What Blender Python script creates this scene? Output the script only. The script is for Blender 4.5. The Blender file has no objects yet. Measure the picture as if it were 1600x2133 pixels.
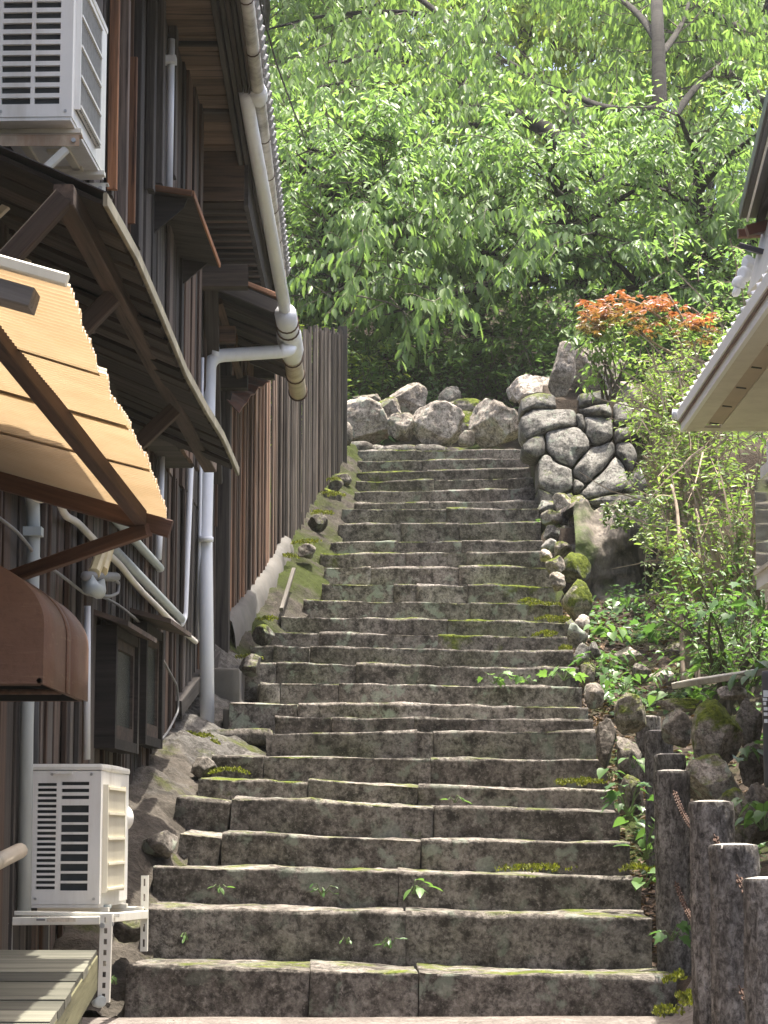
import bpy, bmesh, math, random
import numpy as np
from mathutils import Vector, Matrix, noise

scene = bpy.context.scene
col = scene.collection
R = math.radians

# ------------------------------------------------------------------ camera
F = 4750.0                 # focal length in pixels of a 1600 x 2133 frame
HZ = 1740.0                # row of the horizon in that frame
PITCH = math.atan((HZ - 1066.5) / F)
CZ = 0.79                  # camera height above the foot of the steps
cam_d = bpy.data.cameras.new('camera')
cam_d.sensor_fit = 'HORIZONTAL'
cam_d.sensor_width = 36.0
cam_d.lens = 36.0 * F / 1600.0
cam_d.clip_start = 0.1
cam_d.clip_end = 1000
cam = bpy.data.objects.new('camera', cam_d)
cam.location = (0, 0, CZ)
cam.rotation_euler = (math.pi / 2 + PITCH, 0, 0)
col.objects.link(cam)
scene.camera = cam

# ------------------------------------------------------------------ world, sun, exposure
SUN = Vector((0.15, 0.11, 0.98)).normalized()      # towards the sun
elev = math.asin(SUN.z)
azim = math.atan2(SUN.x, SUN.y)
world = bpy.data.worlds.new('World')
scene.world = world
world.use_nodes = True
wn = world.node_tree
wn.nodes.clear()
sky = wn.nodes.new('ShaderNodeTexSky')
sky.sky_type = 'NISHITA'
sky.sun_disc = False
sky.sun_elevation = elev
sky.sun_rotation = azim
sky.air_density = 0.8
sky.dust_density = 7.0
sky.ozone_density = 1.0
bg = wn.nodes.new('ShaderNodeBackground')
bg.inputs['Strength'].default_value = 0.15
wo = wn.nodes.new('ShaderNodeOutputWorld')
wn.links.new(sky.outputs[0], bg.inputs[0])
wn.links.new(bg.outputs[0], wo.inputs[0])
sl = bpy.data.lights.new('sun', 'SUN')
sl.energy = 4.4
sl.angle = R(0.53)
sl.color = (1.0, 0.94, 0.84)
so = bpy.data.objects.new('sun', sl)
so.rotation_euler = SUN.to_track_quat('Z', 'Y').to_euler()
so.location = (6, 6, 30)
col.objects.link(so)
vs = scene.view_settings
vs.view_transform = 'Standard'
vs.look = 'None'
vs.gamma = 1.0
vs.use_curve_mapping = False
vs.exposure = 1.62
scene.cycles.max_bounces = 8
scene.cycles.diffuse_bounces = 5
scene.cycles.transmission_bounces = 6
scene.cycles.use_denoising = True
scene.cycles.use_adaptive_sampling = True

# ------------------------------------------------------------------ helpers
cp, sp = math.cos(PITCH), math.sin(PITCH)
def ray(px, py):
    u = (px - 800.0) / F
    v = (1066.5 - py) / F
    return Vector((u, cp - v * sp, sp + v * cp))
def at(px, py, Y):
    d = ray(px, py)
    s = Y / d.y
    return Vector((d.x * s, Y, CZ + d.z * s))
WA, WB = -1.856, 0.04                 # house wall plane  X = WA + WB*Y
def wl(px, py, off=0.0):
    d = ray(px, py)
    s = (WA + off) / (d.x - WB * d.y)
    return Vector((d.x * s, d.y * s, CZ + d.z * s))
def wx(Y, off=0.0):
    return WA + WB * Y + off
FA, FB = -2.747, 0.0973               # plank fence plane
def fx(Y, off=0.0):
    return FA + FB * Y + off
def fl(px, py, off=0.0):
    d = ray(px, py)
    s = (FA + off) / (d.x - FB * d.y)
    return Vector((d.x * s, d.y * s, CZ + d.z * s))

WORLD = {}
def link(o, parent=None, M=None):
    M = M or Matrix.Identity(4)
    col.objects.link(o)
    if parent is not None:
        o.parent = parent
        o.matrix_parent_inverse = WORLD[parent.name].inverted()
    o.matrix_basis = M
    WORLD[o.name] = M.copy()
    return o
def tag(o, label=None, cat=None, group=None, kind=None):
    if label: o['label'] = label
    if cat: o['category'] = cat
    if group: o['group'] = group
    if kind: o['kind'] = kind
    return o
def thing(name, loc, label, cat, group=None):
    o = bpy.data.objects.new(name, None)
    o.empty_display_size = 0.1
    link(o, None, Matrix.Translation(loc))
    return tag(o, label, cat, group)
def obj(name, me, mat, parent=None, M=None, color=None, smooth=False):
    o = bpy.data.objects.new(name, me)
    if mat is not None and not me.materials:
        me.materials.append(mat)
    if smooth:
        me.polygons.foreach_set('use_smooth', [True] * len(me.polygons))
    if color is not None:
        o.color = (color[0], color[1], color[2], 1.0)
    return link(o, parent, M)
def mesh(verts, faces, name='m'):
    me = bpy.data.meshes.new(name)
    me.from_pydata([tuple(v) for v in verts], [], faces)
    me.update()
    return me
class MB:
    """gathers simple shapes into one mesh"""
    def __init__(s):
        s.v = []; s.f = []
    def add(s, v, f):
        b = len(s.v)
        s.v += [tuple(p) for p in v]
        s.f += [tuple(b + i for i in q) for q in f]
        return s
    def box(s, lo, hi):
        (a, b, c), (d, e, g) = lo, hi
        return s.add([(a,b,c),(d,b,c),(d,e,c),(a,e,c),(a,b,g),(d,b,g),(d,e,g),(a,e,g)],
                     [(3,2,1,0),(4,5,6,7),(0,1,5,4),(1,2,6,5),(2,3,7,6),(3,0,4,7)])
    def hexa(s, p):        # 8 points, bottom four then top four
        return s.add(p, [(3,2,1,0),(4,5,6,7),(0,1,5,4),(1,2,6,5),(2,3,7,6),(3,0,4,7)])
    def tube(s, pts, rad, n=8, cap=True):
        pts = [Vector(p) for p in pts]
        if not isinstance(rad, (list, tuple)):
            rad = [rad] * len(pts)
        rings = []
        up = Vector((0, 0, 1))
        t0 = (pts[1] - pts[0]).normalized()
        nrm = t0.orthogonal().normalized()
        for i, p in enumerate(pts):
            if i == 0: t = t0
            elif i == len(pts) - 1: t = (pts[i] - pts[i-1]).normalized()
            else: t = ((pts[i+1] - p).normalized() + (p - pts[i-1]).normalized()).normalized()
            nrm = (nrm - t * nrm.dot(t))
            nrm = nrm.normalized() if nrm.length > 1e-6 else t.orthogonal().normalized()
            b = t.cross(nrm)
            rings.append([p + (nrm * math.cos(2*math.pi*k/n) + b * math.sin(2*math.pi*k/n)) * rad[i] for k in range(n)])
        v = [q for r in rings for q in r]
        f = []
        for i in range(len(rings) - 1):
            for k in range(n):
                f.append((i*n+k, i*n+(k+1) % n, (i+1)*n+(k+1) % n, (i+1)*n+k))
        if cap:
            f.append(tuple(reversed(range(n))))
            f.append(tuple(range((len(rings)-1)*n, len(rings)*n)))
        return s.add(v, f)
    def me(s, name='m'):
        return mesh(s.v, s.f, name)
    def build(s, name, mat, parent=None, color=None, smooth=False, M=None):
        return obj(name, s.me(name), mat, parent, M, color, smooth)

def frame_of(a, b, up=Vector((0, 0, 1))):
    x = (b - a).normalized()
    z = up - x * up.dot(x)
    if z.length < 1e-4:
        z = x.orthogonal()
    z.normalize()
    y = z.cross(x)
    M = Matrix((( x.x, y.x, z.x, 0), (x.y, y.y, z.y, 0), (x.z, y.z, z.z, 0), (0, 0, 0, 1)))
    M.translation = a
    return M
def beam(name, a, b, w, h, mat, parent, up=Vector((0, 0, 1)), color=None, bev=0.004, w2=None, h2=None):
    """a timber from a to b; its own x axis runs along it, so the grain does too"""
    a, b = Vector(a), Vector(b)
    L = (b - a).length
    w2 = w2 or w; h2 = h2 or h
    c = bev
    v = []; f = []
    for (x, ww, hh) in ((0.0, w, h), (L, w2, h2)):
        y, z = ww / 2, hh / 2
        e = min(c, y * .6, z * .6)
        for (yy, zz) in ((-y+e, -z), (y-e, -z), (y, -z+e), (y, z-e), (y-e, z), (-y+e, z), (-y, z-e), (-y, -z+e)):
            v.append((x, yy, zz))
    for k in range(8):
        f.append((k, (k+1) % 8, 8+(k+1) % 8, 8+k))
    f.append(tuple(reversed(range(8)))); f.append(tuple(range(8, 16)))
    return obj(name, mesh(v, [tuple(reversed(q)) for q in f], name), mat, parent, frame_of(a, b, up), color)
def pipe(name, pts, r, mat, parent=None, n=10, color=None):
    return MB().tube(pts, r, n).build(name, mat, parent, color, True)
def bend(pts, r=0.05, n=5):
    """round the corners of a polyline"""
    pts = [Vector(p) for p in pts]
    out = [pts[0]]
    for i in range(1, len(pts) - 1):
        p = pts[i]
        d0 = (pts[i-1] - p); d1 = (pts[i+1] - p)
        rr = min(r, d0.length * .45, d1.length * .45)
        a = p + d0.normalized() * rr; b = p + d1.normalized() * rr
        for k in range(n + 1):
            t = k / n
            out.append(a * (1-t)**2 + p * 2*t*(1-t) + b * t*t)
    out.append(pts[-1])
    return out
def rough_box(L, D, H, seg=0.06, r=0.03, amp=0.012, seed=0, low=0.02, lowf=1.6, chip=0.0, rx=None):
    """a worn stone block: grid on six sides, rounded edges, noise; x 0..L, y 0..D, z -H..0"""
    nx, ny, nz = max(2, int(L/seg)), max(2, min(12, int(D/seg))), max(2, int(H/seg))
    rx = r if rx is None else rx
    def cutlist(T, n, fine):
        s_ = set(np.round(np.linspace(0, T, n+1), 5))
        if fine and r < .02 and T > 8*r: s_ |= {round(r, 5), round(2.6*r, 5), round(T-r, 5), round(T-2.6*r, 5)}
        out = []
        for q_ in sorted(s_):
            if out and q_ - out[-1] < r*.5: continue
            out.append(float(q_))
        out[-1] = T
        return out
    CX, CY, CZ_ = cutlist(L, nx, False), cutlist(D, ny, True), cutlist(H, nz, True)
    nx, ny, nz = len(CX)-1, len(CY)-1, len(CZ_)-1
    idx = {}; v = []; f = []
    sv = Vector((seed*3.17, seed*1.31, seed*7.7))
    def vert(i, j, k):
        key = (i, j, k)
        if key in idx: return idx[key]
        p = Vector((CX[i], CY[j], -H + CZ_[k]))
        q = Vector((min(max(p.x, rx), L-rx), min(max(p.y, r), D-r), min(max(p.z, -H+r), -r)))
        d = p - q
        if d.length > 1e-6:
            n = d.normalized(); p = q + Vector((n.x*rx, n.y*r, n.z*r))
            if abs(n.x) > .5 and rx < r: n = Vector((n.x*.25, n.y, n.z))
        else:
            n = Vector((0,0,1))
        s = noise.noise(p*9 + sv) * amp + noise.noise(p*22 + sv) * amp * .5
        s += noise.noise(p*lowf + sv*1.7) * low
        if chip and d.length > 1e-6 and abs(n.y)+abs(n.z) > 1.2:
            s -= max(0, noise.noise(p*5 + sv*.6)) * chip
        p = p + n * s
        idx[key] = len(v); v.append(p); return idx[key]
    for i in range(nx):
        for k in range(nz):
            f.append((vert(i,0,k), vert(i+1,0,k), vert(i+1,0,k+1), vert(i,0,k+1)))
            f.append((vert(i,ny,k), vert(i,ny,k+1), vert(i+1,ny,k+1), vert(i+1,ny,k)))
        for j in range(ny):
            f.append((vert(i,j,nz), vert(i+1,j,nz), vert(i+1,j+1,nz), vert(i,j+1,nz)))
            f.append((vert(i,j,0), vert(i,j+1,0), vert(i+1,j+1,0), vert(i+1,j,0)))
    for j in range(ny):
        for k in range(nz):
            f.append((vert(0,j,k), vert(0,j,k+1), vert(0,j+1,k+1), vert(0,j+1,k)))
            f.append((vert(nx,j,k), vert(nx,j+1,k), vert(nx,j+1,k+1), vert(nx,j,k+1)))
    return mesh(v, f, 'stone')
_ico = {}
def ico(sub):
    if sub not in _ico:
        bm = bmesh.new()
        bmesh.ops.create_icosphere(bm, subdivisions=sub, radius=1.0)
        _ico[sub] = ([v.co.copy() for v in bm.verts], [tuple(v.index for v in q.verts) for q in bm.faces])
        bm.free()
    return _ico[sub]
def boulder_mesh(rx, ry, rz, seed, sub=4, cuts=9, amp=0.09, flat=0.0):
    """a rock: sphere cut by random planes, then noise"""
    rng = random.Random(seed)
    vs_, fs_ = ico(sub)
    pl = []
    for _ in range(cuts):
        n = Vector((rng.gauss(0,1), rng.gauss(0,1), rng.gauss(0,.8))).normalized()
        pl.append((n, rng.uniform(.55, .86)))
    if flat: pl.append((Vector((0,0,1)), flat))
    sv = Vector((seed*1.7 % 97, seed*.9 % 53, seed*2.3 % 71))
    out = []
    for p in vs_:
        q = p.copy()
        for n, d in pl:
            t = q.dot(n)
            if t > d: q = q - n * (t - d)
        k = 1 + noise.noise(q*1.7+sv)*amp + noise.noise(q*4+sv)*amp*.5 + noise.noise(q*10+sv)*amp*.28 + noise.noise(q*23+sv)*amp*.14
        q = q * k
        out.append((q.x*rx, q.y*ry, q.z*rz))
    return mesh(out, fs_, 'rock')
def panel_holes(w, h, holes, t):
    """plate in the xz plane (x 0..w, z 0..h, y 0..t) with rectangular holes"""
    xs = sorted({0, w} | {q for a in holes for q in (a[0], a[2])})
    zs = sorted({0, h} | {q for a in holes for q in (a[1], a[3])})
    def hole(i, j):
        cx, cz = (xs[i]+xs[i+1])/2, (zs[j]+zs[j+1])/2
        return any(a[0] < cx < a[2] and a[1] < cz < a[3] for a in holes)
    mb = MB()
    H = [[hole(i, j) for j in range(len(zs)-1)] for i in range(len(xs)-1)]
    for i in range(len(xs)-1):
        for j in range(len(zs)-1):
            if H[i][j]: continue
            a, b, c, d = xs[i], xs[i+1], zs[j], zs[j+1]
            mb.add([(a,0,c),(b,0,c),(b,0,d),(a,0,d)], [(0,1,2,3)])
            mb.add([(a,t,c),(b,t,c),(b,t,d),(a,t,d)], [(3,2,1,0)])
            if i == 0 or H[i-1][j]: mb.add([(a,0,c),(a,t,c),(a,t,d),(a,0,d)], [(3,2,1,0)])
            if i == len(xs)-2 or H[i+1][j]: mb.add([(b,0,c),(b,t,c),(b,t,d),(b,0,d)], [(0,1,2,3)])
            if j == 0 or H[i][j-1]: mb.add([(a,0,c),(b,0,c),(b,t,c),(a,t,c)], [(3,2,1,0)])
            if j == len(zs)-2 or H[i][j+1]: mb.add([(a,0,d),(b,0,d),(b,t,d),(a,t,d)], [(0,1,2,3)])
    return mb.me('panel')

# ------------------------------------------------------------------ materials
class N:
    """small wrapper for node building"""
    def __init__(s, name):
        s.m = bpy.data.materials.new(name)
        s.m.use_nodes = True
        s.t = s.m.node_tree
        s.t.nodes.clear()
        s.out = s.t.nodes.new('ShaderNodeOutputMaterial')
    def n(s, typ, **kw):
        o = s.t.nodes.new(typ)
        for k, v in kw.items():
            if k.startswith('_'): setattr(o, k[1:], v)
        return o
    def l(s, a, b): s.t.links.new(a, b)
    def coord(s, kind='Object', scale=(1,1,1)):
        tc = s.n('ShaderNodeTexCoord')
        mp = s.n('ShaderNodeMapping')
        mp.inputs['Scale'].default_value = scale
        s.l(tc.outputs[kind], mp.inputs['Vector'])
        return mp.outputs[0]
    def world(s, scale=(1,1,1)):
        g = s.n('ShaderNodeNewGeometry')
        mp = s.n('ShaderNodeMapping')
        mp.inputs['Scale'].default_value = scale
        s.l(g.outputs['Position'], mp.inputs['Vector'])
        return mp.outputs[0]
    def noise(s, vec, scale, detail=5, rough=.6, dist=0):
        o = s.n('ShaderNodeTexNoise')
        o.inputs['Scale'].default_value = scale
        o.inputs['Detail'].default_value = detail
        o.inputs['Roughness'].default_value = rough
        o.inputs['Distortion'].default_value = dist
        s.l(vec, o.inputs['Vector'])
        return o.outputs['Fac']
    def ramp(s, fac, stops):
        o = s.n('ShaderNodeValToRGB')
        cr = o.color_ramp
        while len(cr.elements) < len(stops): cr.elements.new(.5)
        for e, (p, c) in zip(cr.elements, stops):
            e.position = p
            e.color = (c, c, c, 1) if isinstance(c, (int, float)) else (c[0], c[1], c[2], 1)
        s.l(fac, o.inputs[0])
        return o.outputs[0]
    def mix(s, fac, a, b, mode='MIX'):
        o = s.n('ShaderNodeMix')
        o.data_type = 'RGBA'; o.blend_type = mode
        for ix, val in ((0, fac), (6, a), (7, b)):
            sock = o.inputs[ix]
            if isinstance(val, (int, float)): sock.default_value = val if ix == 0 else (val, val, val, 1)
            elif isinstance(val, tuple): sock.default_value = (val[0], val[1], val[2], 1)
            else: s.l(val, sock)
        return o.outputs[2]
    def math(s, op, a, b=0.0, clamp=False):
        o = s.n('ShaderNodeMath')
        o.operation = op; o.use_clamp = clamp
        for sock, val in ((o.inputs[0], a), (o.inputs[1], b)):
            if isinstance(val, (int, float)): sock.default_value = val
            else: s.l(val, sock)
        return o.outputs[0]
    def sep(s, c):
        o = s.n('ShaderNodeSeparateColor'); s.l(c, o.inputs[0]); return o.outputs
    def upness(s):
        g = s.n('ShaderNodeNewGeometry')
        x = s.n('ShaderNodeSeparateXYZ')
        s.l(g.outputs['Normal'], x.inputs[0])
        return x.outputs[2]
    def info(s): return s.n('ShaderNodeObjectInfo')
    def offs(s, vec, k=37.0):
        """shift coordinates per object so that no two pieces look alike"""
        oi = s.info()
        m = s.math('MULTIPLY', oi.outputs['Random'], k)
        o = s.n('ShaderNodeVectorMath'); o.operation = 'ADD'
        s.l(vec, o.inputs[0]); s.l(m, o.inputs[1])
        return o.outputs[0], oi
    def bump(s, h, strength=.4, dist=.01):
        o = s.n('ShaderNodeBump')
        o.inputs['Strength'].default_value = strength
        o.inputs['Distance'].default_value = dist
        s.l(h, o.inputs['Height'])
        return o.outputs[0]
    def bsdf(s, color, rough=.8, normal=None, metal=0.0, spec=.3):
        b = s.n('ShaderNodeBsdfPrincipled')
        for key, val in (('Base Color', color), ('Roughness', rough), ('Metallic', metal), ('Specular IOR Level', spec)):
            if isinstance(val, (int, float)): b.inputs[key].default_value = val
            elif isinstance(val, tuple): b.inputs[key].default_value = (val[0], val[1], val[2], 1)
            else: s.l(val, b.inputs[key])
        if normal is not None: s.l(normal, b.inputs['Normal'])
        s.l(b.outputs[0], s.out.inputs[0])
        return b

def mat_stone(name, dark=(.060,.053,.045), mid=(.225,.200,.172), pale=(.42,.385,.34), moss_c=(.075,.095,.016), lich=(.30,.34,.27), scale=1.0):
    """old granite; object colour: r moss, g brightness, b lichen"""
    q = N(name)
    v, oi = q.offs(q.coord('Object', (scale,)*3))
    oc = q.sep(oi.outputs['Color'])
    n1 = q.noise(v, 2.3, 6, .65)
    n2 = q.noise(v, 11, 6, .7)
    n3 = q.noise(v, 55, 4, .7)
    c = q.ramp(n1, [(.3, dark), (.5, mid), (.72, pale)])
    c = q.mix(q.ramp(n2, [(.36, .92), (.52, 0.0)]), c, tuple(x*.7 for x in dark))
    n25 = q.noise(v, 24, 5, .75, .3)
    c = q.mix(q.ramp(n25, [(.38, .75), (.5, 0.0)]), c, tuple(x*.6 for x in dark))
    c = q.mix(q.ramp(n25, [(.56, .0), (.68, .6)]), c, pale)
    vo = q.n('ShaderNodeTexVoronoi'); vo.feature = 'DISTANCE_TO_EDGE'; vo.inputs['Scale'].default_value = 3.1
    vd = q.n('ShaderNodeVectorMath'); vd.operation = 'ADD'
    nn_ = q.n('ShaderNodeTexNoise'); nn_.inputs['Scale'].default_value = 6; nn_.inputs['Detail'].default_value = 4; q.l(v, nn_.inputs['Vector'])
    sc_ = q.n('ShaderNodeVectorMath'); sc_.operation = 'SCALE'; sc_.inputs['Scale'].default_value = .35; q.l(nn_.outputs['Color'], sc_.inputs[0])
    q.l(v, vd.inputs[0]); q.l(sc_.outputs[0], vd.inputs[1]); q.l(vd.outputs[0], vo.inputs['Vector'])
    crk = q.math('MULTIPLY', q.ramp(vo.outputs['Distance'], [(.0, 1), (.022, 0)]), q.ramp(n1, [(.58, 0), (.70, .8)]))
    c = q.mix(crk, c, tuple(x*.3 for x in dark))
    c = q.mix(q.ramp(n3, [(.36, .5), (.56, 0.0)]), c, (dark[0]*.6, dark[1]*.6, dark[2]*.6))
    c = q.mix(q.ramp(n3, [(.58, .0), (.7, .45)]), c, pale)
    # lichen blotches
    nl = q.noise(v, 7.3, 5, .6, .4)
    lm = q.math('MULTIPLY', q.ramp(nl, [(.56, 0), (.63, .8)]), oc[2], True)
    c = q.mix(lm, c, lich)
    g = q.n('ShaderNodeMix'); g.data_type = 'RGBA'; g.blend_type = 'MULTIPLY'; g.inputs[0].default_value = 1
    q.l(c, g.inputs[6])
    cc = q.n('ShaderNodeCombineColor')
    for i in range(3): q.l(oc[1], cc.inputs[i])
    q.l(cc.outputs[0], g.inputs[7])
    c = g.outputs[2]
    # moss grows on what faces up and in blotches
    up = q.upness()
    nm = q.noise(v, 3.4, 5, .65)
    mm = q.math('ADD', q.math('MULTIPLY', up, .22), nm)
    mm = q.math('ADD', mm, q.math('MULTIPLY', oc[0], .45))
    mm = q.ramp(mm, [(.78, 0), (.92, 1)])
    nv = q.noise(v, 30, 3, .7)
    mc = q.mix(q.ramp(nv, [(.3, 0), (.7, 1)]), (moss_c[0]*.45, moss_c[1]*.5, moss_c[2]*.6), (moss_c[0]*1.9, moss_c[1]*1.8, moss_c[2]*1.3))
    c = q.mix(mm, c, mc)
    hgt = q.math('ADD', q.math('MULTIPLY', n2, .6), q.math('MULTIPLY', n3, .3))
    hgt = q.math('ADD', hgt, q.math('MULTIPLY', n25, .6))
    hgt = q.math('SUBTRACT', hgt, q.math('MULTIPLY', crk, .8))
    hgt = q.math('ADD', hgt, q.math('MULTIPLY', q.math('MULTIPLY', mm, nv), 1.2))
    q.bsdf(c, .92, q.bump(hgt, .9, .014), spec=.15)
    return q.m
def mat_wood(name, a, b, c2=None, grain=60, rough=.8, spec=.25, bump=.5, tonefrom=None):
    """timber with grain along the piece's own x axis; object colour r mixes in the warm tone, g darkens"""
    q = N(name)
    v, oi = q.offs(q.coord('Object', (1.6, grain, grain)), 23)
    v2, _ = q.offs(q.coord('Object', (.7, 7, 7)), 11)
    oc = q.sep(oi.outputs['Color'])
    n1 = q.noise(v, 1.0, 6, .7, .3)
    n2 = q.noise(v2, 1.0, 5, .65)
    base = q.mix(q.ramp(n1, [(.25, 0), (.75, 1)]), a, b)
    if c2 is not None:
        warm = q.mix(q.ramp(n1, [(.3, 0), (.7, 1)]), (c2[0]*.45, c2[1]*.42, c2[2]*.4), c2)
        wm = q.math('MULTIPLY', oc[0], q.ramp(n2, [(.25, .35), (.6, 1)]), True)
        base = q.mix(wm, base, warm)
    base = q.mix(q.ramp(n2, [(.25, .75), (.55, 0)]), base, (a[0]*.45, a[1]*.45, a[2]*.45))
    base = q.mix(q.ramp(n1, [(.3, .8), (.42, 0)]), base, (a[0]*.3, a[1]*.3, a[2]*.3))
    rr = q.math('ADD', q.math('MULTIPLY', oi.outputs['Random'], 1.0), .5)
    cc = q.n('ShaderNodeCombineColor')
    tone = q.math('MULTIPLY', rr, oc[1])
    for i in range(3): q.l(tone, cc.inputs[i])
    base = q.mix(1.0, base, cc.outputs[0], 'MULTIPLY')
    q.bsdf(base, rough, q.bump(n1, bump, .006), spec=spec)
    return q.m
def mat_plain(name, c, rough=.5, var=.12, scale=8, metal=0.0, spec=.4, dirt=None, dirtamt=.5, bump=.05):
    q = N(name)
    v, oi = q.offs(q.coord('Object'))
    n1 = q.noise(v, scale, 5, .6)
    n2 = q.noise(v, scale*5, 4, .6)
    base = q.mix(q.ramp(n1, [(.3, 0), (.7, 1)]), tuple(x*(1-var) for x in c), tuple(min(1, x*(1+var)) for x in c))
    if dirt is not None:
        vd = q.noise(q.world((6, 6, 1.2)), 1.0, 6, .7)
        base = q.mix(q.math('MULTIPLY', q.ramp(vd, [(.45, 0), (.72, 1)]), dirtamt), base, dirt)
    q.bsdf(base, rough, q.bump(n2, bump, .004), metal, spec)
    return q.m
def mat_leaf(name, lo, hi, trans=.45, gloss=.35):
    """leaf: tint attribute picks between the two greens; light passes through"""
    q = N(name)
    at_ = q.n('ShaderNodeAttribute'); at_.attribute_name = 'tint'
    oi = q.info()
    c = q.mix(at_.outputs['Fac'], lo, hi)
    d = q.n('ShaderNodeBsdfPrincipled')
    q.l(c, d.inputs['Base Color'])
    d.inputs['Roughness'].default_value = gloss
    d.inputs['Specular IOR Level'].default_value = .35
    tcol = q.mix(1.0, c, (1.35, 1.5, .75), 'MULTIPLY')
    t = q.n('ShaderNodeBsdfTranslucent'); q.l(tcol, t.inputs[0])
    mx = q.n('ShaderNodeMixShader'); mx.inputs[0].default_value = trans
    q.l(d.outputs[0], mx.inputs[1]); q.l(t.outputs[0], mx.inputs[2])
    q.l(mx.outputs[0], q.out.inputs[0])
    return q.m

M_step = mat_stone('step_granite')
M_rock = mat_stone('boulder_granite', dark=(.11,.092,.072), mid=(.36,.315,.265), pale=(.56,.50,.43), scale=1.4)
M_wallstone = mat_stone('wall_stone', dark=(.07,.066,.06), mid=(.23,.22,.195), pale=(.36,.345,.31), scale=1.2)
M_board = mat_wood('weathered_board', (.020,.017,.016), (.130,.114,.100), (.30,.135,.06), grain=55)
M_beam = mat_wood('dark_timber', (.017,.014,.013), (.066,.056,.049), (.26,.12,.055), grain=40, bump=.35)
M_newbeam = mat_wood('brown_timber', (.032,.017,.012), (.10,.054,.036), None, grain=30, bump=.25)
M_fence = mat_wood('grey_fence_board', (.048,.042,.036), (.235,.212,.182), (.34,.16,.08), grain=45)
M_deck = mat_wood('deck_board', (.065,.065,.048), (.165,.16,.125), None, grain=26, bump=.4)
M_soffit = mat_wood('soffit_board', (.040,.027,.020), (.17,.110,.075), None, grain=30, bump=.3)
M_whitepvc = mat_plain('white_plastic_pipe', (.72,.74,.78), .35, .04, 3, dirt=(.45,.43,.40), dirtamt=.3)
M_greypvc = mat_plain('grey_plastic_pipe', (.36,.40,.40), .4, .06, 3, dirt=(.2,.19,.17), dirtamt=.4)
M_spotpvc = mat_plain('spotted_gutter', (.50,.48,.45), .45, .1, 5, dirt=(.10,.085,.07), dirtamt=.9)
M_oldpvc = mat_plain('yellowed_gutter', (.46,.40,.31), .45, .12, 5, dirt=(.16,.12,.08), dirtamt=.85)
M_acwhite = mat_plain('white_enamel', (.72,.715,.68), .38, .03, 3, dirt=(.36,.32,.26), dirtamt=.45)
M_accream = mat_plain('cream_plastic', (.66,.62,.50), .5, .04, 4, dirt=(.42,.38,.28), dirtamt=.3)
M_coil = mat_plain('cooling_fins', (.035,.042,.045), .5, .2, 30)
M_black = mat_plain('black_recess', (.012,.012,.013), .8, .1)
M_frame = mat_plain('white_steel_frame', (.70,.69,.62), .45, .04, 4, dirt=(.40,.34,.24), dirtamt=.35)
M_rust = mat_plain('rusty_steel', (.52,.42,.30), .6, .3, 6, dirt=(.24,.10,.04), dirtamt=.8)
M_rustdark = mat_plain('rusty_iron', (.075,.042,.029), .85, .45, 30, bump=.3)
M_bolt = mat_plain('zinc_bolt', (.45,.45,.44), .35, .1, 8, metal=.8)
def mat_vinyl():
    q = N('brown_awning_vinyl')
    v = q.world((.8, .8, 9)); n1 = q.noise(v, 3, 6, .75, .5); w = q.world(); n2 = q.noise(w, 3, 5, .6); n3 = q.noise(w, 40, 4, .7)
    c = q.mix(q.ramp(n2, [(.3, 0), (.7, 1)]), (.115,.064,.046), (.17,.10,.07))
    c = q.mix(q.ramp(n1, [(.58, 0), (.66, .35)]), c, (.30,.22,.16))
    c = q.mix(q.ramp(n3, [(.35, .3), (.5, 0)]), c, (.08,.045,.03))
    q.bsdf(c, .6, q.bump(q.math('ADD', n1, n3), .35, .006), spec=.3)
    return q.m
M_dome = mat_vinyl()
M_concrete = mat_plain('old_concrete', (.095,.09,.082), .92, .3, 4, dirt=(.10,.09,.075), dirtamt=.75, bump=.5)
M_cream = mat_plain('cream_eave_board', (.62,.575,.485), .6, .06, 3, dirt=(.36,.31,.24), dirtamt=.4)
M_vent = mat_plain('vent_strip', (.42,.33,.25), .6, .1, 4)
M_whitepaint = mat_plain('white_paint', (.80,.79,.76), .45, .03, 3)
M_darkroof = mat_plain('dark_roof_metal', (.045,.040,.042), .4, .3, 6)
M_copper = mat_plain('brown_copper_gutter', (.13,.055,.035), .4, .25, 6, metal=.2)
M_tile = mat_plain('roof_tile', (.17,.17,.175), .5, .25, 6, bump=.2)
M_tilewhite = mat_plain('plastered_tile_end', (.74,.74,.73), .7, .08, 9)
M_lamp = mat_plain('yellowed_lamp_box', (.60,.50,.28), .5, .15, 5, dirt=(.35,.24,.1), dirtamt=.5)
M_cable = mat_plain('grey_cable', (.20,.20,.195), .6, .1)
M_hose = mat_plain('beige_hose', (.66,.63,.56), .6, .08, 6)
M_blackcable = mat_plain('black_cable', (.025,.025,.025), .6, .1)
M_sign = mat_plain('dark_sign_board', (.085,.085,.09), .5, .08, 4)
M_signwhite = mat_plain('sign_lettering', (.78,.82,.86), .5, .02)
M_chipboard = mat_plain('pale_weathered_plank', (.45,.42,.36), .9, .3, 9, dirt=(.2,.17,.13), dirtamt=.6)
M_trim = mat_plain('lichened_edge_strip', (.20,.185,.135), .85, .3, 9, dirt=(.08,.07,.05), dirtamt=.7)
M_leaf_cherry = mat_leaf('cherry_leaf', (.090,.156,.068), (.225,.318,.125), .56, .40)
M_leaf_back = mat_leaf('yellow_green_leaf', (.14,.20,.05), (.32,.37,.11), .6, .45)
M_leaf_dark = mat_leaf('evergreen_leaf', (.085,.155,.070), (.22,.32,.125), .52, .42)
M_leaf_shrub = mat_leaf('shrub_leaf', (.065,.115,.035), (.23,.30,.10), .45)
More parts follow.
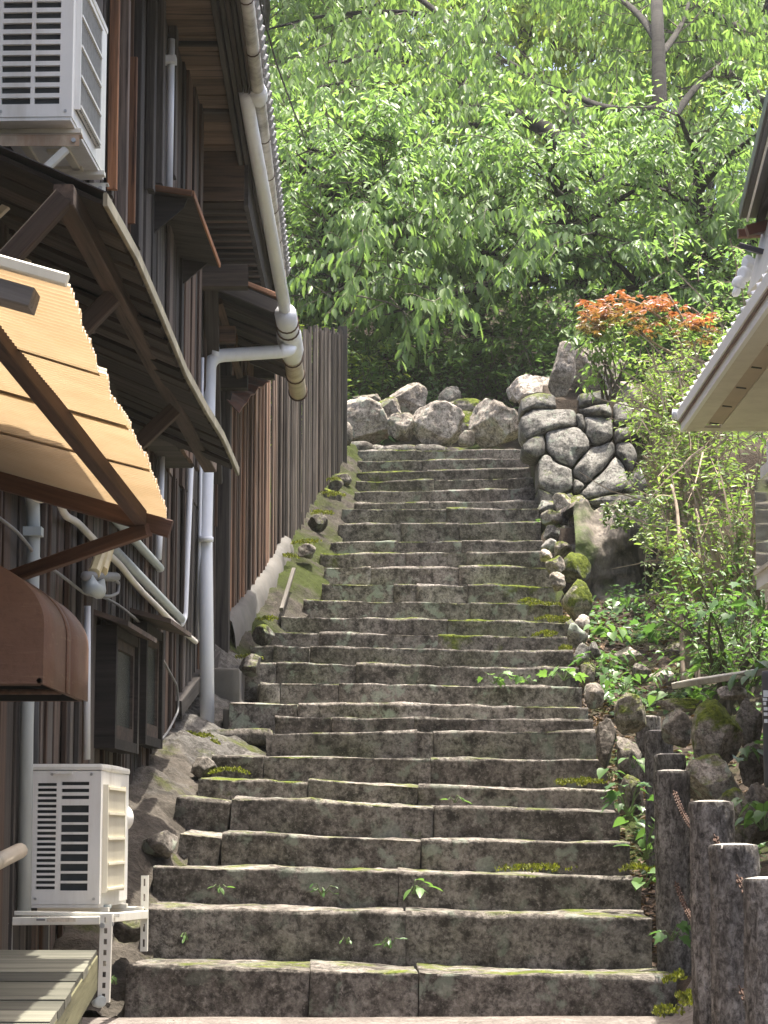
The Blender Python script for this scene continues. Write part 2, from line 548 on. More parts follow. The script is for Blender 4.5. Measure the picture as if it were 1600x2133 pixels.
M_leaf_ivy = mat_leaf('ivy_leaf', (.052,.118,.042), (.15,.25,.078), .4)
M_leaf_maple = mat_leaf('maple_leaf', (.135,.105,.04), (.27,.085,.05), .4)
M_bark = mat_wood('tree_bark', (.013,.012,.010), (.052,.047,.041), None, grain=16, rough=.95, bump=.8)
M_twig = mat_plain('twig_bark', (.095,.080,.062), .9, .3, 20)
M_paletwig = mat_plain('dry_twig', (.28,.22,.16), .9, .3, 20)

# glass panes
def mat_glass():
    q = N('patterned_glass')
    v = q.coord('Object')
    n1 = q.noise(v, 90, 2, .5)
    c = q.mix(q.ramp(n1, [(.3, 0), (.7, 1)]), (.012,.017,.019), (.055,.07,.068))
    q.bsdf(c, .18, q.bump(n1, .5, .003), spec=.5)
    return q.m
M_glass = mat_glass()
def mat_clear():
    q = N('clear_glass')
    b = q.bsdf((.75,.84,.80), .03, spec=.5)
    b.inputs['Transmission Weight'].default_value = .9
    b.inputs['IOR'].default_value = 1.1
    return q.m
M_clear = mat_clear()
# translucent corrugated plastic
def mat_corrugated():
    q = N('amber_corrugated_plastic')
    v = q.world((3, 3, 3))
    n1 = q.noise(v, 1.3, 5, .65)
    n2 = q.noise(v, 9, 5, .7)
    c = q.mix(q.ramp(n1, [(.3, 0), (.7, 1)]), (.30,.215,.12), (.37,.275,.165))
    c = q.mix(q.ramp(n2, [(.55, 0), (.8, .5)]), c, (.34,.22,.10))
    d = q.n('ShaderNodeBsdfPrincipled'); q.l(c, d.inputs['Base Color']); d.inputs['Roughness'].default_value = .45
    t = q.n('ShaderNodeBsdfTranslucent'); q.l(c, t.inputs[0])
    mx = q.n('ShaderNodeMixShader'); mx.inputs[0].default_value = .5
    q.l(d.outputs[0], mx.inputs[1]); q.l(t.outputs[0], mx.inputs[2]); q.l(mx.outputs[0], q.out.inputs[0])
    return q.m
M_corr = mat_corrugated()
# earth and mossy banks, in world coordinates
def mat_earth(name, a, b, moss=(.07,.085,.016), mossat=.5, pebble=True):
    q = N(name)
    v = q.world()
    n1 = q.noise(v, 1.1, 6, .65); n2 = q.noise(v, 9, 6, .7); n3 = q.noise(v, 60, 3, .7)
    c = q.mix(q.ramp(n2, [(.3, 0), (.7, 1)]), a, b)
    c = q.mix(q.ramp(n3, [(.3, .6), (.55, 0)]), c, tuple(x*.4 for x in a))
    mv = q.noise(v, 26, 3, .7)
    mc = q.mix(mv, tuple(x*.35 for x in moss), tuple(x*1.8 for x in moss))
    c = q.mix(q.ramp(n1, [(mossat, 0), (mossat+.12, 1)]), c, mc)
    h = q.math('ADD', n2, q.math('MULTIPLY', n3, .4))
    q.bsdf(c, .95, q.bump(h, .9, .03), spec=.1)
    return q.m
M_earth = mat_earth('forest_soil', (.026,.020,.015), (.080,.062,.047), (.035,.048,.012), mossat=.50)
M_paving = mat_earth('sandy_paving', (.13,.112,.098), (.27,.24,.215), mossat=.64)
M_mossbank = mat_earth('mossy_bank', (.024,.021,.017), (.085,.075,.062), (.030,.038,.009), mossat=.40)
M_mortar = mat_earth('cracked_mortar', (.15,.14,.125), (.36,.34,.31), mossat=.60)
def mat_bank():
    q = N('mortar_over_rubble')
    v = q.world()
    n1 = q.noise(v, 1.6, 6, .65); n2 = q.noise(v, 8, 6, .72, .6); n3 = q.noise(v, 50, 3, .7); n4 = q.noise(v, 3.3, 6, .7, 1.0)
    rub_ = q.mix(q.ramp(n2, [(.3, 0), (.7, 1)]), (.030,.026,.021), (.12,.105,.088))
    mor = q.mix(q.ramp(n2, [(.32, 0), (.62, 1)]), (.050,.047,.042), (.15,.142,.13))
    mor = q.mix(q.ramp(n4, [(.46, 0), (.50, .85), (.54, 0)]), mor, (.05,.045,.04))
    x = q.n('ShaderNodeSeparateXYZ'); q.l(v, x.inputs[0])
    f = q.math('ADD', q.math('MULTIPLY', q.math('SUBTRACT', x.outputs[1], 12.0), .55), q.math('MULTIPLY', q.math('SUBTRACT', n1, .5), 3.2))
    c = q.mix(q.ramp(f, [(.15, 0), (.6, 1)]), rub_, mor)
    c = q.mix(q.ramp(n3, [(.3, .55), (.52, 0)]), c, (.04,.036,.03))
    mo = q.noise(v, 2.1, 5, .65)
    c = q.mix(q.ramp(mo, [(.58, 0), (.68, .9)]), c, (.062,.072,.016))
    q.bsdf(c, .95, q.bump(q.math('ADD', n2, q.math('MULTIPLY', n3, .4)), .9, .035), spec=.1)
    return q.m
M_bank = mat_bank()
# ------------------------------------------------------------------ the flight of steps: measured rows
# left end, joints ..., right end (columns); row at the left and at the right end
STEPS = [
 ([262, 645, 872, 1410], 2008, 2040), ([300, 845, 1360], 1893, 1910), ([318, 830, 1337], 1803, 1828),
 ([372, 462, 878, 1312], 1742, 1756), ([366, 480, 905, 1292], 1668, 1690), ([412, 640, 872, 1280], 1626, 1647),
 ([440, 548, 897, 1264], 1572, 1583), ([552, 868, 902, 1240], 1526, 1520), ([572, 690, 862, 1236], 1492, 1498),
 ([476, 620, 895, 1226], 1463, 1473), ([542, 583, 705, 1213], 1420, 1430), ([510, 575, 742, 1206], 1380, 1392),
 ([520, 570, 645, 1194], 1343, 1357), ([533, 665, 912, 1191], 1315, 1327), ([585, 932, 1179], 1282, 1297),
 ([632, 980, 1173], 1250, 1258), ([670, 820, 868, 975, 1158], 1215, 1221), ([674, 772, 956, 1151], 1180, 1181),
 ([667, 846, 972, 1136], 1154, 1149), ([688, 826, 962, 1131], 1128, 1125), ([704, 834, 956, 1126], 1091, 1087),
 ([712, 930, 1123], 1061, 1058), ([738, 893, 1126], 1048, 1043), ([738, 887, 1121], 1024, 1017),
 ([741, 903, 1119], 1003, 994), ([742, 890, 1118], 984, 974), ([744, 880, 1116], 961, 954), ([745, 868, 1111], 938, 935),
]
Y0, TREAD = 9.8, 0.54
def sy(k): return Y0 + TREAD * k           # front of step k (0 = lowest)
SZ = []                                    # mean height of each tread
SXL, SXR = [], []
for k, (xs, yl, yr) in enumerate(STEPS):
    a = at(xs[0], yl, sy(k)); b = at(xs[-1], yr, sy(k))
    SZ.append((a.z + b.z) / 2); SXL.append(a.x); SXR.append(b.x)
TOPZ = SZ[-1]
SYS = [sy(k) for k in range(len(STEPS))]
def zs(Y): return float(np.interp(Y, [7.0, 9.7] + [y + .2 for y in SYS] + [27, 34], [-.03, .0] + SZ + [TOPZ + .25, TOPZ + 2.6]))
def xl(Y): return float(np.interp(Y, SYS, SXL))
def xr(Y): return float(np.interp(Y, SYS, SXR))

# ------------------------------------------------------------------ ground: one sheet, steps cut into a wooded hillside
def hill(Y): return TOPZ + .12 + max(0, min(Y, 36) - 26.3) * .46 + max(0, Y - 36) * .12
def gz(x, Y):
    s = zs(Y)
    low = min(0.0, (Y - 7.5) * .03)
    n = noise.noise(Vector((x*.7, Y*.7, 3.1))) * .10 + noise.noise(Vector((x*2.3, Y*2.3, 9.0))) * .04
    if Y < 9.7:
        z = low
        if x > 1.28: z = low + min(1, (x-1.28)/.25) * np.interp(Y, [5, 7, 8.2, 9.7], [0, .05, .17, .26]) + n * .4
        return float(z)
    L, Rr = xl(Y), xr(Y)
    if Y > 25.2:
        base = hill(Y)
        side = abs(x - .6)
        return float(base + max(0, side - 3) * .12 + n * (1 + (Y-25)*.08))
    if x < L + .3:
        return float(s - .45 + n*.3)
    if x < Rr - .12:
        return float(s - .42)
    # right of the steps
    t = min(1, (x - (Rr - .12)) / .18)
    drop = float(np.interp(Y, [9.7, 10.5, 12, 13.2, 15, 17, 18.3], [-.05, .25, .45, .50, .25, .12, .10]))
    z = s - drop + max(0, x - Rr - .5) * .18
    if Y > 18.5: z = (lambda q: q)(float(np.interp(Y, [18.5, 19.45, 19.55, 21.95, 22.2, 25.2], [zs(18.5) - .1, zs(18.5) - .1, 3.42, 3.7, 4.5, TOPZ + .9]))) if x > Rr + .12 else z
    return float((s - .42) * (1 - t) + z * t + n * t)
def axis(pts):
    out = []
    for (a, b, st) in pts:
        out += list(np.arange(a, b, st))
    out.append(pts[-1][1])
    return out
GX = axis([(-70, -10, 6), (-10, -3, 1), (-3, 1.0, .25), (1.0, 2.6, .06), (2.6, 6, .3), (6, 12, 1), (12, 70, 6)])
GY = axis([(-30, 4, 6), (4, 8, .5), (8, 19, .09), (19, 27, .12), (27, 40, .7), (40, 100, 4), (100, 160, 15)])
gv = [(x, y, gz(x, y)) for y in GY for x in GX]
nx = len(GX)
gf = [(j*nx+i, j*nx+i+1, (j+1)*nx+i+1, (j+1)*nx+i) for j in range(len(GY)-1) for i in range(nx-1)]
ground = obj('ground', mesh(gv, gf, 'ground'), M_earth, smooth=True)
tag(ground, 'dark forest soil of the wooded hillside', None, kind='structure')
ground['kind'] = 'structure'

# paved forecourt in front of the lowest step
pv = []; pf = []
px_ = list(np.arange(-6, 1.36, .12)); py_ = list(np.arange(2.0, 9.97, .12))
for y in py_:
    for x in px_:
        pv.append((x, y, gz(x, y) + .012 + .03 * max(0, min(1, (y - 8.8) / .8)) + noise.noise(Vector((x*2, y*2, 0)))*.007))
n_ = len(px_)
pf = [(j*n_+i, j*n_+i+1, (j+1)*n_+i+1, (j+1)*n_+i) for j in range(len(py_)-1) for i in range(n_-1)]
paving = obj('pavement', mesh(pv, pf, 'pavement'), M_paving, smooth=True)
tag(paving, 'pale sandy paving in front of the lowest step', None, kind='structure')

# ------------------------------------------------------------------ stone staircase
stairs = thing('stone_staircase', (0.1, Y0, 0), 'long flight of worn grey granite steps climbing between the wooden house and bollards', 'stairs')
rng = random.Random(7)
for k, (xs, yl, yr) in enumerate(STEPS):
    Y = sy(k)
    zb = (SZ[k-1] if k else 0.0)
    stone_tone = rng.uniform(.72, 1.12)
    for j in range(len(xs) - 1):
        a_, b_ = xs[j], xs[j+1]
        ta = (a_ - xs[0]) / (xs[-1] - xs[0]); tb = (b_ - xs[0]) / (xs[-1] - xs[0])
        A = at(a_, yl + (yr-yl)*ta, Y); B = at(b_, yl + (yr-yl)*tb, Y)
        L = (B - A).length - .002
        depth = TREAD + .10
        H = SZ[k] - zb + .10
        sd = k * 11 + j * 3 + 1
        far = Y > 19
        me = rough_box(L, depth, H, seg=.045 if Y < 13 else (.055 if Y < 19 else .07), r=.008, amp=.009, seed=sd, low=.022, lowf=2.1, chip=.026, rx=.003)
        dz = rng.uniform(-.005, .006); dy = rng.uniform(-.014, .010)
        if k in (3, 4, 5) and j < len(xs) - 2: dz += .022
        M = frame_of(A + Vector((.003, dy, dz)), B)
        M = M @ Matrix.Rotation(R(rng.uniform(.2, 1.1)), 4, 'X')
        moss = rng.uniform(.0, .26)
        tone = stone_tone * rng.uniform(.95, 1.05)
        if far: moss += .08; tone *= .85
        if j == len(xs) - 2 and 13 <= k <= 17: moss += .30
        if j == 0 and k > 9: moss += .18
        o = obj('step_stone', me, M_step, stairs, M, (moss, tone, rng.uniform(.2, 1.0)), True)
# ragged top kerb behind the last tread
for j, (a_, b_, y1, y2) in enumerate([(732, 776, 917, 922), (772, 868, 921, 924), (866, 930, 925, 928), (925, 1005, 928, 933)]):
    Y = sy(28) - .02
    A = at(a_, y1, Y); B = at(b_, y2, Y)
    me = rough_box((B-A).length, .4, .3, seg=.06, r=.035, amp=.016, seed=900+j, low=.04, chip=.05)
    obj('step_stone', me, M_step, stairs, frame_of(A, B), (.3, .75, .4), True)
# ------------------------------------------------------------------ bank between house wall / fence and the steps
def bank(name, Ya, Yb, mat, wallx, lift, seed, inner=.05, nu=22):
    ys = np.arange(Ya, Yb + 1e-6, .04)
    v = []; f = []
    for y in ys:
        x0, x1 = wallx(y) - .03, xl(y) + inner
        z1 = zs(y - .16) - (.16 * max(0, min(1, (y - 13.3) / .5, (16.0 - y) / .3)) if mat is M_bank else 0)
        for i in range(nu + 1):
            t = i / nu
            x = x0 + (x1 - x0) * t
            z = z1 + lift(y) * (1 - t) ** 1.3 + .04 * math.sin(math.pi * t)
            z += noise.noise(Vector((x*3.1+seed, y*3.1, 1))) * .06 + noise.noise(Vector((x*9+seed, y*9, 1))) * .035 + abs(noise.noise(Vector((x*20+seed, y*20, 1)))) * .022 + noise.noise(Vector((x*46+seed, y*46, 1))) * .010
            v.append((x, y, z))
    w = nu + 1
    for j in range(len(ys) - 1):
        for i in range(nu):
            f.append((j*w+i, j*w+i+1, (j+1)*w+i+1, (j+1)*w+i))
    return obj(name, mesh(v, f, name), mat, smooth=True)
b1 = bank('mortar_bank', 9.75, 16.2, M_bank, wx, lambda y: float(np.interp(y, [10, 11, 13, 15, 16.2], [.10, .16, .18, .20, .22])), 1)
tag(b1, 'pale cracked mortar slope at the foot of the dark plank wall', 'bank', kind='structure')
b2 = bank('mossy_bank', 16.2, 25.6, M_mossbank, fx, lambda y: float(np.interp(y, [16.2, 19, 23, 25.5], [.24, .22, .16, .10])), 5)
tag(b2, 'mossy green bank under the grey plank fence', 'bank', kind='structure')
# pale mortar kerb along the fence foot
rng = random.Random(21)
kerb = thing('mortar_kerb', fl(490, 1336), 'pale grey mortar kerb running up the foot of the plank fence', 'kerb')
kv = []; kf = []
kys = np.arange(16.25, 19.3, .05)
for y in kys:
    zz = zs(y - .16) + .16
    for (o, dz) in ((-.01, .16), (.03, .165), (.075, .14), (.10, .04), (.11, -.10), (.12, -.42)):
        n_ = noise.noise(Vector((o*9, y*3, 2))) * .025 + noise.noise(Vector((o*30, y*23, 7))) * .010
        kv.append((fx(y) + o + n_ * .6, y, zz + dz + n_))
kf = [(j*6+i, j*6+i+1, (j+1)*6+i+1, (j+1)*6+i) for j in range(len(kys)-1) for i in range(5)]
obj('mortar_strip', mesh(kv, kf, 'strip'), M_concrete, kerb, smooth=True)

# ------------------------------------------------------------------ rocks: helper placing a rock by its place in the view and its distance
def rock(name, x0, y0, x1, y1, Y, seed, label=None, cat='rock', group=None, parent=None, color=(.1, 1, .4), mat=None, deep=.8, cuts=13, sub=5, roll=0, flat=0, grow=1.28):
    c = at((x0+x1)/2, (y0+y1)/2, Y)
    rx = (x1-x0)/2*Y/F*grow; rz = (y1-y0)/2*Y/F*grow
    M = Matrix.Translation(c) @ Matrix.Rotation(R(roll), 4, 'Y')
    o = obj(name, boulder_mesh(rx, deep*(rx+rz)/2, rz, seed, sub, cuts, .12, flat), mat or M_rock, parent, M, color, True)
    if label: tag(o, label, cat, group)
    return o
G = 'boulders at the top of the steps'
rock('boulder', 716, 838, 806, 920, 25.3, 1, 'broad pinkish boulder next to the far end of the fence, top of the steps', 'boulder', G, color=(.05, 1.15, .6))
rock('boulder', 808, 866, 866, 920, 25.2, 2, 'squat grey boulder between two bigger boulders at the top of the steps', 'boulder', G, color=(.12, .9, .5))
rock('boulder', 866, 846, 966, 924, 25.2, 3, 'brown-streaked pyramid boulder in the middle above the top step', 'boulder', G, color=(-.05, 1.1, .3))
rock('boulder', 812, 798, 886, 872, 26.3, 4, 'tall white boulder standing highest behind the boulder row', 'boulder', G, color=(.05, 1.3, .7))
rock('boulder', 734, 818, 800, 862, 26.4, 5, 'flat-topped grey boulder by the far end of the fence', 'boulder', G, color=(.3, .85, .5), flat=.6)
rock('boulder', 768, 828, 838, 880, 25.8, 6, 'moss-capped boulder below the tall white boulder', 'boulder', G, color=(.42, 1.0, .4))
rock('boulder', 912, 808, 962, 846, 27.0, 7, 'small pale boulder below the dark shrubs', 'boulder', G, color=(.05, 1.2, .4))
rock('boulder', 984, 836, 1088, 934, 24.9, 8, 'largest ochre boulder beside the rubble wall at the top right of the steps', 'boulder', G, color=(.08, 1.15, .4), roll=8)
rock('boulder', 956, 894, 990, 930, 24.8, 9, 'fist-like pale stone at the foot of the largest ochre boulder', 'boulder', G, color=(.0, 1.15, .4), sub=3)
rock('boulder', 936, 834, 1010, 872, 26.2, 10, 'flat mossy stone behind the pyramid boulder', 'boulder', G, color=(.62, .8, .2))
rock('boulder', 940, 862, 1000, 906, 25.9, 11, 'rounded moss-covered stone between the pyramid and the ochre boulder', 'boulder', G, color=(.62, .8, .2))
rock('boulder', 1064, 784, 1156, 856, 25.6, 12, 'long sunlit yellowish boulder leaning behind the rubble wall', 'boulder', G, color=(.0, 1.35, .2), roll=-32)
rock('boulder', 1146, 722, 1202, 822, 24.2, 13, 'upright brown standing stone on top of the rubble wall', 'boulder', G, color=(.05, .85, .2), roll=8, deep=.6)
rock('boulder', 1182, 718, 1300, 826, 24.6, 14, 'big rounded boulder under the maple on top of the rubble wall', 'boulder', G, color=(.02, 1.0, .3))
rock('boulder', 1056, 806, 1082, 836, 26.0, 15, 'small white stone at the tip of the long sunlit boulder', 'boulder', G, color=(0, 1.2, .3), sub=3)
rock('boulder', 1270, 798, 1330, 850, 23.4, 16, 'small rounded boulder behind the shrub leaves', 'boulder', G, color=(.1, .9, .3), sub=3)
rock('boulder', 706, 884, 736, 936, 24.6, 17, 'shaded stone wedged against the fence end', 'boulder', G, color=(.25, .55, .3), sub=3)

# ------------------------------------------------------------------ rubble retaining wall right of the upper steps: fitted polygonal stones
rub = thing('rubble_wall', at(1200, 1045, 21.4), 'retaining wall of big fitted grey stones right of the upper steps', 'wall')
def fitted(pts, Y, seed, color, depth=.5, gap=-.3):
    """a stone with the outline given in view columns and rows, on a battered face"""
    rng = random.Random(seed)
    P = [Vector((x, y)) for x, y in pts]
    c = sum(P, Vector((0, 0))) / len(P)
    # round and refine outline
    out = []
    n = len(P)
    for i in range(n):
        p, a, b = P[i], P[i-1], P[(i+1) % n]
        q0 = p + (a-p) * min(.28, 9/max(1, (a-p).length)); q1 = p + (b-p) * min(.28, 9/max(1, (b-p).length))
        out += [q0, p*.6 + (q0+q1)*.2, q1]
        out.append(q1.lerp(b + (p-b)*min(.28, 9/max(1, (b-p).length)), .5))
    out = [q + (c-q).normalized()*gap + Vector((rng.uniform(-1,1), rng.uniform(-1,1))) for q in out]
    rings = [(1.0, depth), (1.0, .035), (.985, .012), (.94, -.004), (.80, -.028), (.62, -.045), (.42, -.055), (.2, -.06)]
    v = []; f = []
    sv = Vector((seed*1.3, seed*.7, 0))
    for (s, dy) in rings:
        for q in out:
            w = c + (q - c) * s
            yy = Y + (1045 - w.y) * .0026
            p = at(w.x, w.y, yy)
            nz = noise.noise(p*3.3 + sv) * .085 + noise.noise(p*9 + sv) * .03 + noise.noise(p*22 + sv) * .012
            p.y += dy + (nz if dy < .05 else 0)
            v.append(p)
    m = len(out)
    for r_ in range(len(rings)-1):
        for i in range(m):
            f.append((r_*m+i, r_*m+(i+1) % m, (r_+1)*m+(i+1) % m, (r_+1)*m+i))
    v.append(sum((v[(len(rings)-1)*m+i] for i in range(m)), Vector()) / m)
    for i in range(m):
        f.append(((len(rings)-1)*m+i, (len(rings)-1)*m+(i+1) % m, len(v)-1))
    v = [p for p in v]
    return obj('stone', mesh(v, f, 'stone'), M_wallstone, rub, None, color, True)
FIT = [
 ([(1086,868),(1110,850),(1198,852),(1204,884),(1150,896),(1100,918),(1086,905)], (.0, .95, .5)),
 ([(1086,830),(1120,815),(1158,822),(1160,850),(1108,850),(1086,862)], (.25, .7, .4)),
 ([(1205,852),(1272,842),(1276,868),(1220,866)], (.0, .85, .3)),
 ([(1218,866),(1276,870),(1276,915),(1238,928),(1222,905)], (.0, 1.05, .3)),
 ([(1278,842),(1304,836),(1320,856),(1316,884),(1282,888)], (.0, .9, .6)),
 ([(1200,862),(1216,862),(1220,900),(1206,888)], (.0, .5, .2)),
 ([(1280,892),(1316,888),(1312,915),(1282,922)], (.1, .8, .4)),
 ([(1138,898),(1204,888),(1226,915),(1228,932),(1202,958),(1192,972),(1164,962),(1138,935)], (.0, 1.05, .7)),
 ([(1088,925),(1112,905),(1134,905),(1136,940),(1120,955),(1092,945)], (.2, .6, .3)),
 ([(1230,932),(1276,918),(1284,940),(1256,975),(1222,1008),(1198,990),(1196,975)], (.0, 1.1, .2)),
 ([(1122,958),(1140,944),(1164,966),(1192,978),(1192,1020),(1150,1034),(1122,1010)], (.0, .85, .4)),
 ([(1284,948),(1300,968),(1308,1010),(1294,1022),(1216,1040),(1208,1030),(1226,1010),(1260,978)], (.0, 1.1, .3)),
 ([(1196,995),(1220,1012),(1204,1030),(1194,1024)], (.05, .8, .3)),
 ([(1284,922),(1312,918),(1330,950),(1314,985),(1302,962),(1286,944)], (.1, .7, .4)),
 ([(1312,990),(1334,970),(1350,1010),(1336,1026),(1298,1026)], (.1, .7, .4)),
 ([(1122,1014),(1148,1036),(1192,1026),(1206,1040),(1180,1070),(1128,1062)], (.35, .45, .3)),
 ([(1210,1044),(1296,1028),(1345,1032),(1340,1052),(1260,1060)], (.3, .7, .3)),
 ([(1206,820),(1268,812),(1274,838),(1208,848)], (.2, .7, .3)),
 ([(1318,858),(1350,860),(1356,905),(1316,914)], (.2, .6, .4)),
]
for i, (p, c_) in enumerate(FIT): fitted(p, 21.4, 40 + i, c_)
# earth core behind the fitted stones
A0, A1 = at(1140, 1060, 21.50), at(1380, 1060, 21.50)
T0, T1 = at(1106, 830, 22.02), at(1380, 840, 22.02)
cb = MB().hexa([A0, A1, A1+Vector((0,1.5,0)), A0+Vector((0,1.5,0)), T0, T1, T1+Vector((0,1.2,0)), T0+Vector((0,1.2,0))])
cb.build('earth_core', M_earth, rub)
# dark mossy concrete face below it
dw = thing('dark_retaining_face', at(1300, 1250, 18.6), 'dark damp retaining face with green moss streaks below the rubble wall', 'wall')
def mat_damp():
    q = N('damp_concrete')
    v = q.world()
    n1 = q.noise(q.world((3, 3, .8)), 1.0, 6, .7); n2 = q.noise(v, 7, 6, .7); n3 = q.noise(v, 1.4, 5, .6)
    c = q.mix(q.ramp(n2, [(.3, 0), (.7, 1)]), (.085,.072,.058), (.26,.225,.185))
    c = q.mix(q.ramp(n1, [(.38, .85), (.52, 0)]), c, (.02,.02,.017))
    c = q.mix(q.ramp(n3, [(.50, 0), (.62, .9)]), c, (.055,.085,.014))
    q.bsdf(c, .85, q.bump(n2, .8, .03), spec=.2)
    return q.m
M_damp = mat_damp()
v = []; f = []
nu, nv_ = 46, 40
for j in range(nv_ + 1):
    for i in range(nu + 1):
        x = 1196 + (1480 - 1196) * i / nu
        top = 1052 - 14 * math.sin(i * .5) - 6 * math.sin(i*1.7)
        y = 1290 + (top - 1290) * j / nv_
        p = at(x, y, 18.7 + .35 * j / nv_)
        p.y += noise.noise(p * 2.3) * .22 + noise.noise(p * 7) * .07 + noise.noise(p*17) * .025
        v.append(p)
w = nu + 1
f = [(j*w+i, j*w+i+1, (j+1)*w+i+1, (j+1)*w+i) for j in range(nv_) for i in range(nu)]
back = len(v)
for i in range(nu + 1):
    p = Vector(v[nv_*w+i]); v.append((p.x, p.y + 2.6, p.z + .25))
f += [(nv_*w+i, nv_*w+i+1, back+i+1, back+i) for i in range(nu)]
obj('damp_face', mesh(v, f, 'face'), M_damp, dw, smooth=True)

# ------------------------------------------------------------------ small-stone border on the right end of the middle steps
bord = thing('stone_border', at(1180, 1300, 18), 'knee-high border of small mossy stones along the right end of the steps', 'border')
rng = random.Random(5)
BS = [(1122,1040,1160,1072,21.3),(1150,1030,1196,1068,21.2),(1186,1036,1222,1072,21.2),(1128,1066,1168,1098,20.4),(1160,1062,1196,1104,20.5),
 (1186,1074,1216,1112,20.4),(1132,1096,1166,1128,19.8),(1158,1098,1192,1136,19.8),(1186,1108,1212,1144,19.9),(1130,1124,1160,1150,19.3),
 (1152,1130,1188,1160,19.2),(1184,1136,1214,1168,19.4),(1126,1144,1152,1172,18.8),(1142,1156,1178,1196,18.6),(1176,1158,1226,1220,18.7),
 (1144,1194,1176,1228,18.1),(1168,1214,1226,1290,17.6),(1200,1150,1226,1180,19.0),(1204,1040,1226,1084,20.9),(1176,1290,1204,1330,17.2),
 (1180,1300,1220,1350,16.6),(1196,1286,1232,1322,16.9),(1196,1345,1232,1385,16.1),(1206,1384,1244,1430,15.5),(1224,1340,1252,1372,16.3),(1216,1428,1256,1480,14.8)]
for i, (a_, b_, c_, d_, Y) in enumerate(BS):
    rock('stone', a_, b_, c_, d_, Y, 500+i, parent=bord, color=(rng.uniform(.05, .55) if i != 14 and i != 16 else .75, rng.uniform(.75, 1.3), rng.uniform(.3, 1)), sub=4, grow=1.25, mat=M_rock if rng.random() < .6 else M_wallstone, deep=1.1, cuts=10)

# ------------------------------------------------------------------ stones bedded along the left ends of the steps
led = thing('edge_stones', at(600, 1250, 17.5), 'row of odd mossy stones bedded along the left ends of the upper steps', 'border')
rng = random.Random(6)
for i, (px, py, w_, Y) in list(enumerate([(690, 1035, 34, 21.6), (676, 1066, 30, 20.9), (664, 1090, 34, 20.3), (650, 1124, 36, 19.6), (640, 1150, 32, 19.1), (622, 1170, 40, 18.7), (612, 1200, 34, 18.2), (600, 1232, 40, 17.7), (588, 1262, 36, 17.3), (574, 1300, 40, 16.8),
        (552, 1324, 40, 16.4), (536, 1352, 40, 16.0), (520, 1386, 44, 15.6), (528, 1420, 40, 15.2), (712, 1000, 30, 22.6), (720, 970, 30, 23.4), (700, 1012, 26, 22.2), (470, 1590, 50, 13.0), (420, 1600, 44, 12.8), (396, 1650, 48, 12.3), (336, 1760, 60, 11.2), (310, 1800, 50, 10.9), (270, 1930, 60, 10.1)]))[::2]:
    if 1160 < py < 1320: continue
    rock('stone', px - w_/2, py - w_*.42, px + w_/2, py + w_*.42, Y, 820+i, parent=led, color=(rng.uniform(.1, .45), rng.uniform(.5, .9), rng.uniform(.2, .9)), sub=4, cuts=11, deep=1.2, mat=M_step, grow=1.35)

# ------------------------------------------------------------------ rocks right of the bollards
G2 = 'mossy rocks behind the bollards'
R2 = [
 (1440,1466,1542,1602,11.6,'big yellow-green mossed boulder behind the front bollards',(.72,1,.4)),
 (1428,1578,1548,1684,11.2,'grey-white spotted mossy rock under the big mossed boulder',(.36,1,1.0)),
 (1490,1650,1580,1780,10.9,'rounded rock with a moss cap beside the second bollard from the front',(.66,.75,.3)),
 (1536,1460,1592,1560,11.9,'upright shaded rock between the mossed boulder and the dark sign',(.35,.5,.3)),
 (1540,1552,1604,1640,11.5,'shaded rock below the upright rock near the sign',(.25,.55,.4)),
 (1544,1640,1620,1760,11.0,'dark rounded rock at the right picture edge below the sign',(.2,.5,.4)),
 (1362,1456,1470,1482,12.6,'thin mossy slab lying above the furthest bollard tops',(.5,1.05,.4)),
 (1380,1480,1446,1560,12.4,'grey rock directly behind the furthest bollards',(.35,.8,.8)),
 (1284,1348,1348,1386,16.4,'pale flat stone lying on the leafy slope',(0,1.4,.3)),
 (1316,1380,1358,1424,15.6,'squared grey rock on the slope below the pale flat stone',(.2,.9,.5)),
 (1356,1395,1402,1424,15.2,'tilted pale rock on the slope by the vine stem',(.1,1.1,.4)),
 (1282,1446,1350,1530,13.6,'mossy rock in the gutter beside the furthest bollard',(.45,.8,.3)),
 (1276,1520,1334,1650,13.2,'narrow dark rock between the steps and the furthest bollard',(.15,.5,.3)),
 (1386,1340,1440,1380,16.2,'grey stone half hidden by leaves below the vine',(.2,.8,.4)),
 (1492,1430,1556,1462,12.4,'pale rock partly under a weathered plank',(.1,1.2,.5)),
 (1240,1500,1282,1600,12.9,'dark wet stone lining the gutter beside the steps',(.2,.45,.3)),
 (1288,1620,1340,1700,11.9,'brownish stone in the gutter left of the furthest bollard',(.3,.5,.3)),
]
for i, (a_, b_, c_, d_, Y, lab, c3) in enumerate(R2):
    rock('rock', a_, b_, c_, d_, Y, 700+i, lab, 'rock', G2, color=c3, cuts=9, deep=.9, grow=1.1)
pb = beam('weathered_plank', at(1424, 1424, 12.9), at(1585, 1400, 12.2), .16, .035, M_chipboard, None, Vector((0,-.5,1)))
tag(pb, 'weathered pale plank lying across rocks near the sign', 'plank')
# ------------------------------------------------------------------ old wooden house on the left
UP = Vector((0, 0, 1))
house = thing('wooden_house', (wx(12), 12, zs(12)), 'old dark plank-clad wooden house along the left side of the steps', 'house')
rng = random.Random(3)
ZSPLIT = 2.95
ZTOP = 5.5
def wall_board(Ya, Yb, z0, z1, off, color, mat=M_board, parent=house, name='board', fn=wx, thick=.022):
    yc = (Ya + Yb) / 2
    lean = rng.uniform(-.006, .006)
    A = Vector((fn(yc) + off, yc, z0)); B = Vector((fn(yc) + off + lean, yc + lean, z1))
    return beam(name, A, B, Yb - Ya, thick, mat, parent, Vector((1, 0, 0)), color, bev=.003)
